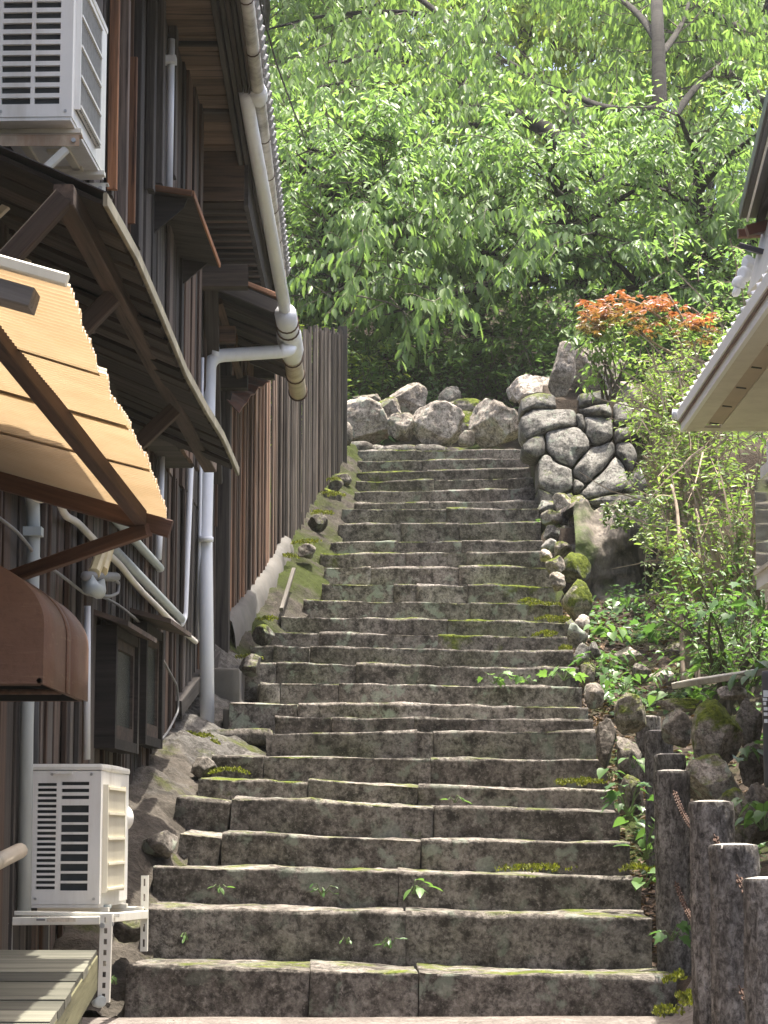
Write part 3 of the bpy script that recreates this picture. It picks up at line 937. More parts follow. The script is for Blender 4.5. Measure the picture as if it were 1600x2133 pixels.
# backing so that nothing shows through the joints
MB().hexa([(wx(3)-.16,3,-.3),(wx(3)-.03,3,-.3),(wx(16.2)-.03,16.2,-.3),(wx(16.2)-.16,16.2,-.3),
           (wx(3)-.16,3,ZTOP),(wx(3)-.03,3,ZTOP),(wx(16.2)-.03,16.2,ZTOP),(wx(16.2)-.16,16.2,ZTOP)]).build('wall_core', M_black, house)
# far end wall (closes the corner)
MB().box((-5, 16.19, 1.2), (wx(16.2)-.03, 16.3, 5.0)).build('end_wall', M_black, house)
y = 7.0
while y < 16.15:
    w = rng.uniform(.11, .19)
    yb = min(y + w, 16.2)
    base = max(-.1, zs(y) + .05) if y > 9.7 else -.05
    c = (rng.choice([0, 0, 0, .15, .3]), rng.uniform(.7, 1.25), 0)
    wall_board(y, yb - .006, base, ZSPLIT + rng.uniform(-.01, .01), rng.uniform(-.006, .012), c)
    if rng.random() < .55:
        wall_board(yb - .018, yb + .018, base, ZSPLIT, .022, (rng.choice([0, .1, .4]), rng.uniform(.6, 1.1), 0), name='batten')
    y = yb
y = 7.6
def uoff(Y): return .18 if 9.6 < Y < 13.5 else .0
while y < 17.6:
    w = rng.uniform(.12, .22)
    yb = y + w
    c = (rng.choice([0, 0, .1, .35]), rng.uniform(.6, 1.5), 0)
    wall_board(y, yb - .006, (ZSPLIT + .01) if y < 16.2 else 3.9, ZTOP - .1, rng.uniform(.0, .02) + uoff(y), c)
    y = yb
MB().hexa([(wx(9.6)-.02,9.6,ZSPLIT+.02),(wx(9.6,.17),9.6,ZSPLIT+.02),(wx(13.5,.17),13.5,ZSPLIT+.02),(wx(13.5)-.02,13.5,ZSPLIT+.02),(wx(9.6)-.02,9.6,ZTOP-.1),(wx(9.6,.17),9.6,ZTOP-.1),(wx(13.5,.17),13.5,ZTOP-.1),(wx(13.5)-.02,13.5,ZTOP-.1)]).build('shutter_box', M_board, house, (0, .7, 0))
# posts and loose strips standing proud between the upper unit and the eave
for (p, q, w, off, cc) in [((232, 0), (222, 405), .07, .215, (0, 1.2, 0)), ((240, 0), (236, 400), .035, .24, (1.0, 1.8, 0)), ((262, 0), (262, 520), .06, .22, (.1, 1.4, 0)),
                       ((277, 120), (274, 470), .03, .245, (.9, 1.7, 0)), ((290, 0), (284, 520), .09, .22, (0, .8, 0)), ((318, 0), (308, 390), .10, .215, (0, 1.2, 0)), ((336, 0), (330, 385), .09, .21, (0, 1.0, 0)),
                       ((362, 60), (372, 400), .11, .21, (0, .9, 0))]:
    a, b = wl(*p, off), wl(*q, off)
    b = Vector((wx(a.y, off), a.y, b.z)) if abs(a.y - b.y) < 1.2 else b
    beam('post', b, a, w, .045, M_board, house, Vector((1, 0, 0)), cc)
beam('corner_post', (wx(16.15, .04), 16.15, 1.5), (wx(16.15, .04), 16.15, 4.3), .16, .14, M_beam, house, Vector((1, 0, 0)), (0, 1, 0))
beam('sill_beam', (wx(13.9, .03), 13.9, 1.55), (wx(16.1, .03), 16.1, 2.05), .08, .10, M_beam, house, UP, (0, .7, 0))

# --- two small windows in projecting frames
def window(Ya, Yb, off, z0, z1, hood, name='window'):
    fr = MB()
    X = lambda Y, o: wx(Y, o)
    def hx(Y0_, Y1_, za, zb_, o0, o1):
        fr.hexa([(X(Y0_,o0),Y0_,za),(X(Y0_,o1),Y0_,za),(X(Y1_,o1),Y1_,za),(X(Y1_,o0),Y1_,za),
                 (X(Y0_,o0),Y0_,zb_),(X(Y0_,o1),Y0_,zb_),(X(Y1_,o1),Y1_,zb_),(X(Y1_,o0),Y1_,zb_)])
    hx(Ya, Ya+.05, z0, z1, 0, off); hx(Yb-.05, Yb, z0, z1, 0, off)
    hx(Ya+.05, Yb-.05, z0, z0+.05, 0, off-.003); hx(Ya+.05, Yb-.05, z1-.05, z1, 0, off-.003)
    wdw = fr.build(name, M_beam, house, (0, .55, 0))
    sash = MB(); fr = sash
    o0, o1 = off-.05, off-.02
    hx(Ya+.052, Ya+.10, z0+.052, z1-.052, o0, o1); hx(Yb-.10, Yb-.052, z0+.052, z1-.052, o0, o1)
    hx(Ya+.10, Yb-.10, z0+.052, z0+.12, o0, o1); hx(Ya+.10, Yb-.10, z1-.10, z1-.052, o0, o1)
    sash.build('sash', M_beam, wdw, (.1, 1.1, 0))
    pane = MB(); fr = pane
    hx(Ya+.09, Yb-.09, z0+.11, z1-.09, o0+.008, o0+.016)
    pane.build('pane', M_glass, wdw)
    a = Vector((X(Ya-.12, off*.55+.01), Ya-.12, z1+.03)); b = Vector((X(Yb+.30, off*.55+.01), Yb+.30, z1+.03))
    h = MB(); fr = h
    p = [(X(Ya-.10,0),Ya-.10,z1+.05),(X(Ya-.10,hood),Ya-.10,z1-.015),(X(Yb+.12,hood),Yb+.12,z1-.015),(X(Yb+.12,0),Yb+.12,z1+.05)]
    h.hexa([Vector(q) for q in p] + [Vector(q)+Vector((0,0,.025)) for q in p])
    h.build('hood', M_beam, wdw, (.1, 1.3, 0))
window(11.02, 11.80, .12, CZ+.415, CZ+1.01, .19)
window(12.18, 12.85, .10, CZ+.48, CZ+1.13, .24)

# --- long pent roof over the lower storey: planks, purlin, braces, edge strip
pent = MB()
E0, E1 = at(215, 420, 7.7), at(490, 985, 11.9)
def eave(Y):
    t = (Y - E0.y) / (E1.y - E0.y)
    p = E0.lerp(E1, t); p.z += .03 * math.sin(t * 9)
    return p
y = 7.7
while y < 11.87:
    w = rng.uniform(.16, .25); yb = min(y + w, 11.9)
    yc = (y + yb) / 2
    e = eave(yc); wz = e.z + .26
    A = Vector((wx(yc) - .02, yc, wz + rng.uniform(-.006, .006)))
    beam('roof_plank', A, e + Vector((-.01, 0, rng.uniform(-.004, .004))), yb - y - .008, .018, M_beam, house, UP, (0, rng.uniform(.8, 1.6), 0), bev=.002)
    y = yb
# metal skin on top
sk = MB(); pts = []
for i in range(19):
    Y = 7.67 + (11.92 - 7.67) * i / 18
    e = eave(Y)
    pts.append((Vector((wx(Y), Y, e.z + .285)), e + Vector((.015, 0, .024))))
for i in range(18):
    (a, b), (c, d) = pts[i], pts[i+1]
    sk.hexa([a, b, d, c, a+Vector((0,0,.004)), b+Vector((0,0,.004)), d+Vector((0,0,.004)), c+Vector((0,0,.004))])
sk.build('roof_skin', M_darkroof, house)
for i in range(6):
    Ya = 7.67 + i * .708; Yb = Ya + .704
    beam('eave_strip', eave(Ya) + Vector((.012, 0, .0)), eave(Yb) + Vector((.012, 0, .0)), .016, .05, M_trim, house, UP, None)
pa, pbm = wl(132, 405, .45), wl(438, 970, .42)
beam('purlin', pa, pbm, .07, .075, M_beam, house, UP, (.1, 1.4, 0))
for (px0, py0, dz) in [(134, 412, .52), (236, 618, .48), (365, 852, .44)]:
    a = wl(px0, py0, .45)
    beam('brace', (wx(a.y, .0), a.y, a.z - dz), a, .06, .07, M_beam, house, UP, (.1, 1.2, 0))
beam('wall_plate', (wx(7.4, .03), 7.4, CZ + 1.98), (wx(11.4, .03), 11.4, CZ + 1.78), .05, .10, M_beam, house, UP, (0, .8, 0))

# --- hood over the upper window
h0, h1 = wl(400, 408, .40), wl(455, 556, .40)
q0 = Vector((wx(h0.y, -.0), h0.y, h0.z + .06)); q1 = Vector((wx(h1.y), h1.y, h1.z + .06))
hood = MB().hexa([q0, h0, h1, q1] + [p + Vector((0, 0, .022)) for p in (q0, h0, h1, q1)]).build('window_hood', M_beam, house, (.0, 1.0, 0))
beam('hood_edge', h0 + Vector((.006, 0, .012)), h1 + Vector((.006, 0, .012)), .012, .034, M_beam, hood, UP, (.9, 2.2, 0))
beam('hood_edge', q0 + Vector((0, -.007, .012)), h0 + Vector((0, -.007, .012)), .012, .034, M_beam, hood, UP, (.9, 1.4, 0))
for Y in (h0.y + .05, h1.y - .05):
    out = []
    for (o, dz) in [(0, -.30), (.03, -.30), (.10, -.26), (.19, -.19), (.28, -.11), (.35, -.05), (.37, 0.0), (0, .045)]:
        out.append(Vector((wx(Y, o), Y, h0.z + dz)))
    n = len(out); v = out + [p + Vector((0, .022, 0)) for p in out]
    f = [tuple(range(n)), tuple(reversed(range(n, 2*n)))] + [(i, n+i, n+(i+1) % n, (i+1) % n) for i in range(n)]
    obj('bracket', mesh(v, f, 'bracket'), M_beam, hood, None, (0, 1.2, 0))
wa, wb_ = h0.y + .12, h1.y - .10
uw = MB()
def hx2(mb, Ya, Yb, za, zb_, o0, o1):
    mb.hexa([(wx(Ya,o0),Ya,za),(wx(Ya,o1),Ya,za),(wx(Yb,o1),Yb,za),(wx(Yb,o0),Yb,za),(wx(Ya,o0),Ya,zb_),(wx(Ya,o1),Ya,zb_),(wx(Yb,o1),Yb,zb_),(wx(Yb,o0),Yb,zb_)])
zt = h0.z - .06
hx2(uw, wa, wa+.05, zt-.9, zt, .03, .10); hx2(uw, wb_-.05, wb_, zt-.9, zt, .03, .10); hx2(uw, wa+.05, wb_-.05, zt-.05, zt, .03, .098); hx2(uw, wa+.05, wb_-.05, zt-.9, zt-.85, .03, .098)
uwo = uw.build('upper_window', M_beam, house, (1.0, 2.2, 0))
g_ = MB(); hx2(g_, wa+.05, wb_-.05, zt-.85, zt-.05, .05, .06); g_.build('pane', M_glass, uwo)

# --- main eave: level soffit in two heights, cross board, fascia boards, tiles
ZE = CZ + 4.42
ZE2 = CZ + 4.09
def eav(Y, o=0.0, dz=0.0):
    return Vector((-.755 - .0137 * (Y - 11.1) + o, Y, CZ + 4.27 + dz))
y = 8.6
while y < 14.36:
    w = rng.uniform(.22, .32); yb = min(y + w, 14.38); yc = (y + yb) / 2
    beam('soffit_plank', Vector((wx(yc) - .01, yc, ZE + rng.uniform(-.004, .004))), Vector((-.90, yc, ZE + rng.uniform(-.004, .004))), yb - y - .010, .016, M_soffit, house, UP, (0, rng.uniform(.7, 1.6), 0), bev=.002)
    y = yb
for yc in (9.9, 11.1, 12.3, 13.5):
    beam('soffit_batten', Vector((wx(yc), yc, ZE - .022)), Vector((-.905, yc, ZE - .022)), .035, .024, M_beam, house, UP, (0, 1.0, 0))
MB().box((wx(14.4), 14.39, ZE2), (-.91, 14.42, ZE + .03)).build('cross_board', M_soffit, house, (0, .8, 0))
y = 14.43
while y < 17.5:
    yb = y + .17; yc = (y + yb) / 2
    beam('soffit_plank', Vector((wx(yc) - .01, yc, ZE2)), Vector((-.90, yc, ZE2)), .15, .016, M_soffit, house, UP, (0, rng.uniform(.5, 1.1), 0), bev=.002)
    beam('louvre_slat', Vector((wx(yb), yb, ZE2 - .02)), Vector((-.905, yb, ZE2 - .02)), .03, .026, M_beam, house, UP, (0, 1.4, 0))
    y = yb
MB().box((-1.3, 8.6, ZE + .02), (-.80, 17.6, ZE + .05)).build('eave_core', M_black, house)
MB().box((-.915, 14.43, ZE2 - .03), (-.885, 17.6, ZE + .01)).build('inner_fascia', M_beam, house, (0, .8, 0))
for k_, (o, dz, wd, hh, cc) in enumerate([(-.135, .10, .03, .10, (0, 1.2, 0)), (-.095, .10, .026, .07, (0, 1.7, 0)), (-.062, .08, .024, .07, (.1, .8, 0)), (-.03, .07, .022, .06, (0, 1.8, 0)), (.0, .06, .022, .06, (.1, 1.0, 0))]):
    beam('fascia', eav(8.5, o, dz), eav(17.7, o, dz), wd, hh, M_beam, house, UP, cc)
MB().box((-5, 17.6, 4.35), (-.86, 17.7, ZE + .1)).build('gable_wall', M_beam, house, (0, .8, 0))
r0, r1 = eav(8.0, .03, .11), eav(17.7, .03, .11)
rr0, rr1 = Vector((-4.5, 8.0, r0.z + 1.7)), Vector((-4.5, 17.7, r1.z + 1.7))
MB().hexa([r0, r1, rr1, rr0] + [p + Vector((0, 0, .06)) for p in (r0, r1, rr1, rr0)]).build('roof', M_darkroof, house)
tm = MB().tube([(-.12, 0, .05), (.0, 0, 0), (.05, 0, -.02)], [.05, .05, .042], 8).me('tile')
for i in range(56):
    Yq = 8.8 + i * .16
    p = eav(Yq, .045, .16)
    o = bpy.data.objects.new('roof_tile', tm)
    if not tm.materials: tm.materials.append(M_tile)
    link(o, house, Matrix.Translation(p))

# --- lower roof over the far corner with its timbers
s0, s1 = at(412, 566, 15.0), at(594, 640, 15.2)
f0, f1 = at(470, 742, 17.6), at(618, 800, 17.6)
f0.z = s0.z; f1.z = s1.z - .02
nS = 9
for i in range(nS):
    t0, t1 = i / nS, (i + 1) / nS - .012
    a, b, c, d = s0.lerp(f0, t0), s1.lerp(f1, t0), s1.lerp(f1, t1), s0.lerp(f0, t1)
    dz = rng.uniform(-.005, .005)
    MB().hexa([p + Vector((0,0,dz)) for p in (a, b, c, d)] + [p + Vector((0, 0, .02 + dz)) for p in (a, b, c, d)]).build('roof_plank', M_beam, house, (0, rng.uniform(.6, 1.3), 0))
MB().hexa([p + Vector((0,0,.035)) for p in (s0, s1, f1, f0)] + [p + Vector((0,0,.06)) for p in (s0, s1, f1, f0)]).build('roof_skin', M_tile, house)
beam('barge_board', s0 + Vector((0, -.03, -.035)), s1 + Vector((.0, -.03, -.035)), .03, .09, M_beam, house, UP, (0, 1.7, 0))
beam('barge_board', s0 + Vector((0, -.015, .045)), s1 + Vector((.02, -.015, .045)), .05, .03, M_beam, house, UP, (.5, 1.6, 0))
for t in (.22, .45, .68, .9):
    beam('rafter', s0.lerp(f0, t) + Vector((0, 0, -.03)), s1.lerp(f1, t) + Vector((-.02, 0, -.03)), .04, .05, M_beam, house, UP, (0, 1.2, 0))
beam('beam_end', at(415, 578, 14.7), at(517, 578, 14.72), .12, .15, M_beam, house, UP, (.05, 2.2, 0))
beam('bracket_arm', at(428, 698, 15.4), at(491, 698, 15.4), .10, .11, M_beam, house, UP, (.35, 1.6, 0))
beam('bracket_arm', at(442, 798, 16.0), at(516, 798, 16.0), .12, .09, M_beam, house, UP, (0, .7, 0))
beam('strut', at(455, 628, 15.3), at(470, 676, 15.5), .05, .06, M_beam, house, Vector((0, 1, 0)), (.2, 1.8, 0))
beam('strut', at(478, 715, 15.5), at(500, 786, 16.0), .05, .07, M_beam, house, Vector((0, 1, 0)), (.3, 1.6, 0))
beam('beam_end', at(440, 585, 15.05), at(450, 1005, 15.9), .09, .06, M_beam, house, Vector((0, 1, 0)), (0, 1.0, 0))
# rusty little sheet roof
p4 = [at(452, 812, 16.2), at(498, 862, 15.9), at(562, 796, 16.9), at(510, 782, 17.2)]
sv_, sf_ = [], []
for j in range(9):
    for i in range(9):
        u, w_ = i/8, j/8
        p = p4[0].lerp(p4[1], w_).lerp(p4[3].lerp(p4[2], w_), u)
        p.z += .05*math.sin(u*math.pi)*(w_-.3) + .012*math.sin(u*22)
        sv_.append(p)
sf_ = [(j*9+i, j*9+i+1, (j+1)*9+i+1, (j+1)*9+i) for j in range(8) for i in range(8)]
shr = obj('rusty_sheet', mesh(sv_, sf_, 'sheet'), mat_plain('rusty_sheet_metal', (.20,.13,.10), .7, .35, 9, dirt=(.30,.10,.045), dirtamt=.9, bump=.3), house)
sm = shr.modifiers.new('thick', 'SOLIDIFY'); sm.thickness = .008

# ------------------------------------------------------------------ plank fence running up beside the steps
fence = thing('plank_fence', (fx(20), 20, zs(20)), 'grey weathered vertical plank fence running up the left side of the upper steps', 'fence')
def fence_top(Y): return float(np.interp(Y, [16, 19.0, 20.2, 21.5, 23.6], [at(560, 790, 18.6).z, fl(600, 770).z, fl(640, 722).z, fl(672, 705).z, fl(708, 684).z]))
rng = random.Random(15)
y = 16.2; i = 0
while y < 23.55:
    w = rng.uniform(.085, .14); yb = min(y + w, 23.6)
    warm = max(.18, min(1, (19.6 - y) / 1.8)) * rng.uniform(.5, 1.0)
    tone = float(np.interp(y, [16.2, 17, 18.5, 21, 23.6], [.95, 1.1, 1.15, .95, .65])) * rng.uniform(.75, 1.25)
    wall_board(y, yb - .005, zs(y) + .05, fence_top(y) + rng.uniform(-.03, .03), rng.uniform(-.008, .010), (warm, tone, 0), M_fence, fence, 'plank', fx)
    if rng.random() < .5:
        wall_board(yb - .016, yb + .012, zs(y) + .05, fence_top(y) - .02, .02, (warm*.8, tone * 1.15, 0), M_fence, fence, 'batten', fx, .016)
    y = yb
beam('rail', (fx(16.3, -.05), 16.3, zs(16.3) + 1.6), (fx(23.5, -.05), 23.5, zs(23.5) + 1.0), .05, .08, M_beam, fence, UP, (0, 1, 0))
beam('end_post', (fx(23.63, .01), 23.63, zs(23.6)), (fx(23.63, .01), 23.63, fence_top(23.6) + .05), .10, .10, M_fence, fence, Vector((1, 0, 0)), (0, .5, 0))

# ------------------------------------------------------------------ gutters and downpipes
gut = thing('eave_gutter', eav(11.5, .2), 'old spotted round rain gutter along the upper eave of the wooden house', 'gutter')
g0, g1 = at(506, -60, 11.08), at(592, 632, 18.0)
gp = [g0.lerp(g1, t) for t in np.linspace(0, 1, 14)]
MB().tube(gp, .040, 12).build('gutter', M_spotpvc, gut, None, True)
for i in range(9):
    c = g0.lerp(g1, .05 + i * .112); d = (g1 - g0).normalized()
    MB().tube([c, c + d * .012], .0435, 12).build('gutter_strap', M_rustdark, gut, None, True)
c = g0.lerp(g1, .27); d = (g1 - g0).normalized()
MB().tube([c - d*.12, c - d*.05, c + d*.06, c + d*.12], [.043, .055, .055, .042], 12).build('joint_sleeve', M_whitepvc, gut, None, True)
wp = thing('overflow_pipe', at(515, 200, 12.9), 'white plastic pipe slanting down beside the upper eave gutter', 'pipe')
MB().tube(bend([at(512, 192, 12.9), at(521, 250, 13.2), at(595, 650, 15.05)], .2), .043, 14).build('pipe', M_whitepvc, wp, None, True)
lg = thing('lower_gutter', at(600, 660, 15.2), 'yellowed short rain gutter hanging at the far corner of the wooden house', 'gutter')
l0, l1 = at(595, 654, 15.0), at(621, 818, 17.4)
d = (l1 - l0).normalized()
MB().tube([l0, l0.lerp(l1, .22)], [.075, .072], 16).build('white_end', M_whitepvc, lg, None, True)
MB().tube([l0.lerp(l1, .18), l0.lerp(l1, .26), l0.lerp(l1, .42), l0.lerp(l1, .50)], [.080, .088, .088, .070], 16).build('outlet_sleeve', M_whitepvc, lg, None, True)
MB().tube([l0.lerp(l1, .46), l1], [.068, .066], 16).build('gutter', M_oldpvc, lg, None, True)
for t in (.09, .17, .52, .74, .985):
    c = l0.lerp(l1, t)
    MB().tube([c, c + d * .016], .076 if t > .3 else .082, 16).build('gutter_strap', M_rustdark, lg, None, True)
dp = thing('white_downpipe', at(432, 1512, 14.9), 'thick white plastic downpipe dropping from the lower gutter to the steps', 'pipe')
pth = [at(606, 702, 15.9), at(604, 728, 15.6), at(590, 732, 15.5), at(437, 742, 15.35), at(428, 1100, 15.1), at(432, 1515, 14.75)]
MB().tube(bend(pth, .10, 7), .047, 16).build('pipe', M_whitepvc, dp, None, True)
for (a, b) in [((440, 735, 15.35), (455, 737, 15.36)), ((583, 730, 15.5), (592, 731, 15.5))]:
    MB().tube([at(*a), at(*b)], .052, 16).build('joint_ring', M_whitepvc, dp, None, True)
for py in (1128, 1420, 1448):
    a = at(428.5, py, 15.0); MB().tube([a, a + Vector((0, 0, .03))], .051, 16).build('joint_ring', M_whitepvc, dp, None, True)

# ------------------------------------------------------------------ conduits on the house wall
def conduit(name, pts, r, mat, label, off=.03, clips=(), b=.06, cat='conduit', n=10):
    P = [wl(p[0], p[1], p[2] if len(p) > 2 else off) for p in pts]
    t = thing(name, P[-1], label, cat)
    MB().tube(bend(P, b), r, n).build('tube', mat, t, None, True)
    for (px, py) in clips:
        c = wl(px, py, off)
        MB().box((c.x - .035, c.y - .035, c.z - .018), (c.x + r + .012, c.y + .035, c.z + .018)).build('clip', mat, t)
    return t
conduit('conduit', [(357, 82), (352, 395)], .020, M_whitepvc, 'thin white conduit on the upper wall above the window hood', clips=[(355, 125)], off=.235)
conduit('conduit', [(396, 560), (398, 960), (385, 1285), (378, 1300)], .019, M_whitepvc, 'white conduit from under the window hood down to the slanting cable duct', off=.04, b=.03)
conduit('conduit', [(349, 600), (346, 700)], .018, M_whitepvc, 'short white conduit stub showing between hood and pent roof', off=.05)
conduit('conduit', [(338, 915), (333, 1095), (330, 1165)], .019, M_whitepvc, 'short white conduit between pent roof and slanting duct', off=.04)
conduit('conduit', [(422, 745), (417, 1060), (412, 1335)], .011, M_whitepvc, 'thinnest white conduit just left of the thick downpipe', off=.03)
conduit('conduit', [(-30, 945), (25, 1000), (68, 1030), (70, 1110), (66, 1290), (56, 1480), (50, 1920)], .028, M_greypvc, 'grey vertical conduit behind the brown awning and lower condenser', off=.05, clips=[(68, 1108)], b=.10)
conduit('conduit', [(182, 1262), (181, 1582)], .016, M_whitepvc, 'thin pale conduit left of the small windows', off=.05)
conduit('cable_duct', [(228, 1135), (378, 1290)], .026, M_greypvc, 'upper slanting beige duct crossing the lower wall', off=.045, cat='duct')
conduit('cable_duct', [(232, 1072), (334, 1184)], .024, M_greypvc, 'short slanting duct above the main duct on the lower wall', off=.045, cat='duct')
hp = [(120, 1040), (135, 1070), (160, 1090), (215, 1140), (250, 1180), (275, 1205), (300, 1240), (330, 1262), (352, 1292), (380, 1310), (408, 1340)]
conduit('drain_hose', [(a, b + (4 if i % 2 else -3)) for i, (a, b) in enumerate(hp)], .017, M_hose, 'wavy beige drain hose following the slanting duct', off=.05, cat='hose', b=.12)
conduit('drain_hose', [(20, 985), (60, 1028), (85, 1042), (110, 1032), (124, 1045)], .017, M_hose, 'pale curled hose end behind the amber awning', off=.08, cat='hose', b=.10)
conduit('wall_cable', [(-20, 1065), (40, 1110), (80, 1165), (130, 1200), (180, 1240), (215, 1243), (250, 1262), (290, 1295), (340, 1375), (370, 1430), (372, 1480), (350, 1525), (318, 1560)], .007, M_cable, 'thin grey cable sagging across the lower plank wall', off=.05, cat='cable', b=.2, n=6)
conduit('black_duct', [(232, 1076), (160, 1020), (80, 980)], .028, M_blackcable, 'black insulated pipe behind the amber awning brace', off=.07, cat='pipe', b=.2)
conduit('waste_pipe', [(-60, 1822), (42, 1772)], .030, M_oldpvc, 'beige pipe stub at the picture edge left of the lower condenser', off=.12, cat='pipe')
conduit('black_flex', [(72, 1300, .04), (66, 1900, .04)], .022, M_blackcable, 'black corrugated hose beside the grey vertical conduit', off=.04, cat='hose')
# overhead wire
ow = pipe('overhead_wire', [at(530, -60, 10.5), at(545, 20, 11.2), at(575, 130, 12.5), at(612, 232, 14.5), at(640, 300, 26)], .006, M_blackcable, n=6)
tag(ow, 'thin black wire slanting across the leaves beside the gutter', 'wire')

# ------------------------------------------------------------------ small floodlight with cables on the lower wall
fl_ = thing('flood_lamp', wl(215, 1200, .06), 'yellowed twin-tube wall lamp with tangled grey cables under the awning brace', 'lamp')
for k_, (a, b) in enumerate([((226, 1140), (212, 1190)), ((212, 1150), (196, 1195))]):
    beam('lamp_box', wl(*b, .16), wl(*a, .16), .05, .05, M_lamp, fl_, Vector((1, 0, 0)), None, bev=.012)
MB().tube([wl(178, 1200, .16), wl(242, 1202, .14)], .022, 10).build('lamp_bar', M_cable, fl_, None, True)
MB().tube([wl(183, 1206, .16), wl(190, 1225, .18), wl(205, 1232, .18), wl(212, 1210, .16)], [.03, .04, .035, .015], 10).build('sensor_head', M_greypvc, fl_, None, True)
for pts in ([(232, 1202), (248, 1215), (246, 1235), (230, 1243), (205, 1240)], [(208, 1140), (202, 1180), (206, 1225), (202, 1240)], [(214, 1140), (214, 1200), (210, 1230)]):
    MB().tube(bend([wl(a, b, .15) for a, b in pts], .1), .008, 6).build('cable', M_cable, fl_, None, True)

# ------------------------------------------------------------------ amber corrugated awning on a timber frame
aw = thing('corrugated_awning', wl(60, 1100, 0), 'amber translucent corrugated plastic awning on dark timber frame', 'awning')
N0, N1 = at(142, 598, 5.4), at(352, 1080, 8.5)
wlen = 140
def sheet(Ya, Yb, zoff, seed):
    v = []; f = []
    pitch = .032
    n = int((Yb - Ya) / (pitch / 8)); m = 6
    for i in range(n + 1):
        Y = Ya + (Yb - Ya) * i / n
        t = (Y - N0.y) / (N1.y - N0.y)
        e = N0.lerp(N1, t)
        jag = noise.noise(Vector((Y*3, seed, 0))) * .02 + noise.noise(Vector((Y*17, seed, 4))) * .010
        sag = -.02 * math.sin(t * math.pi * 2)
        for j in range(m + 1):
            s = j / m
            x = e.x + jag * (1 - s) + (wx(Y) - e.x) * s
            z = e.z + .285 * (e.x - x) * -1 * -1 + zoff + sag * (1 - s)
            z += .010 * math.cos(2 * math.pi * Y / pitch)
            v.append((x, Y, z))
    w = m + 1
    f = [(i*w+j, i*w+j+1, (i+1)*w+j+1, (i+1)*w+j) for i in range(n) for j in range(m)]
    obj('corrugated_sheet', mesh(v, f, 'sheet'), M_corr, aw, smooth=True)
for k_, (a, b) in enumerate([(5.4, 6.21), (6.16, 6.96), (6.90, 7.72), (7.66, 8.5)]):
    sheet(a, b, .004 * (k_ % 2) + .002, k_)
def awp(Y, s, dz):      # point under the sheet: s = 0 eave, 1 wall
    e = N0.lerp(N1, (Y - N0.y) / (N1.y - N0.y))
    x = e.x + (wx(Y) - e.x) * s
    return Vector((x, Y, e.z + .285 * (e.x - x) + dz))
beam('purlin', awp(5.3, .36, -.04), awp(8.42, .14, -.04), .045, .06, M_newbeam, aw, UP, None)
beam('end_rafter', awp(8.46, 1.0, -.045), awp(8.46, -.015, -.045), .05, .065, M_newbeam, aw, UP, None)
beam('near_rafter', awp(5.44, 1.0, -.05), awp(5.44, .10, -.05), .10, .05, mat_wood('grey_rafter', (.10,.09,.08), (.22,.20,.185), None, 30), aw, UP, None)
for Y in (6.185, 6.93, 7.69):
    beam('batten', awp(Y, 1.0, .022), awp(Y, .03, .022), .035, .018, M_beam, aw, UP, (0, .8, 0))
beam('edge_trim', awp(5.385, .9, .012), awp(5.385, -.0, .012), .03, .03, M_accream, aw, UP, None)
beam('brace', wl(-10, 1214, .02), awp(8.42, .10, -.075), .045, .05, M_newbeam, aw, UP, None)

# ------------------------------------------------------------------ brown vinyl dome awning
da = thing('dome_awning', (wx(8), 8, CZ + .5), 'brown vinyl half-dome awning below the amber awning', 'awning')
Yn, Yf = 7.5, 8.52
prof = []
xo = at(92, 1300, Yn).x + .0
xw = wx(Yn)
zb_ = at(90, 1424, Yn).z; zm = at(92, 1300, Yn).z; zt_ = at(0, 1182, Yn).z + .07
for i in range(17):
    a = math.pi/2 * i / 16
    prof.append((xw + (xo - xw) * math.sin(a) , zm + (zt_ - zm) * math.cos(a)))
prof.append((xo, (zm+zb_)/2)); prof.append((xo, zb_))
def shell(Ya, Yb, o, name):
    v = []; f = []
    for (Y, d) in ((Ya, 0), (Yb, 0)):
        for (x, z) in prof:
            t = (x - xw) / (xo - xw)
            v.append((x + (WB*(Y-Yn))*.4 + o*t, Y, z + o*.6*(1-t)))
    n = len(prof)
    f = [(i, i+1, n+i+1, n+i) for i in range(n-1)]
    ob = obj(name, mesh(v, f, name), M_dome, da, smooth=True)
    s = ob.modifiers.new('thick', 'SOLIDIFY'); s.thickness = .006
    return ob
shell(Yn, 7.98, 0, 'vinyl_panel'); shell(8.04, Yf, 0, 'vinyl_panel'); shell(7.975, 8.045, .006, 'seam_band')
v = [(x, Yn, z) for (x, z) in prof] + [(xw, Yn, zb_)]
obj('end_panel', mesh(v, [tuple(reversed(range(len(v))))], 'end'), M_dome, da)
v = [(x, Yf, z) for (x, z) in prof] + [(xw, Yf, zb_)]
obj('end_panel', mesh(v, [tuple(range(len(v)))], 'end'), M_dome, da)
MB().box((xw, Yf - .03, zb_ + .001), (xo - .008, Yf - .012, zm)).build('shade_sheet', M_black, da)  # black sheet added to paint the shade inside the dome, no real lining
for Y in (Yn + .02, 8.01):
    MB().tube([(xw, Y, zb_ + .005), (xo - .01, Y, zb_ + .005)], .010, 8).build('frame_rod', M_rustdark, da, None, True)
MB().tube([(xo - .012, Yn, zb_ + .01), (xo - .012, Yf, zb_ + .01)], .010, 8).build('frame_rod', M_rustdark, da, None, True)

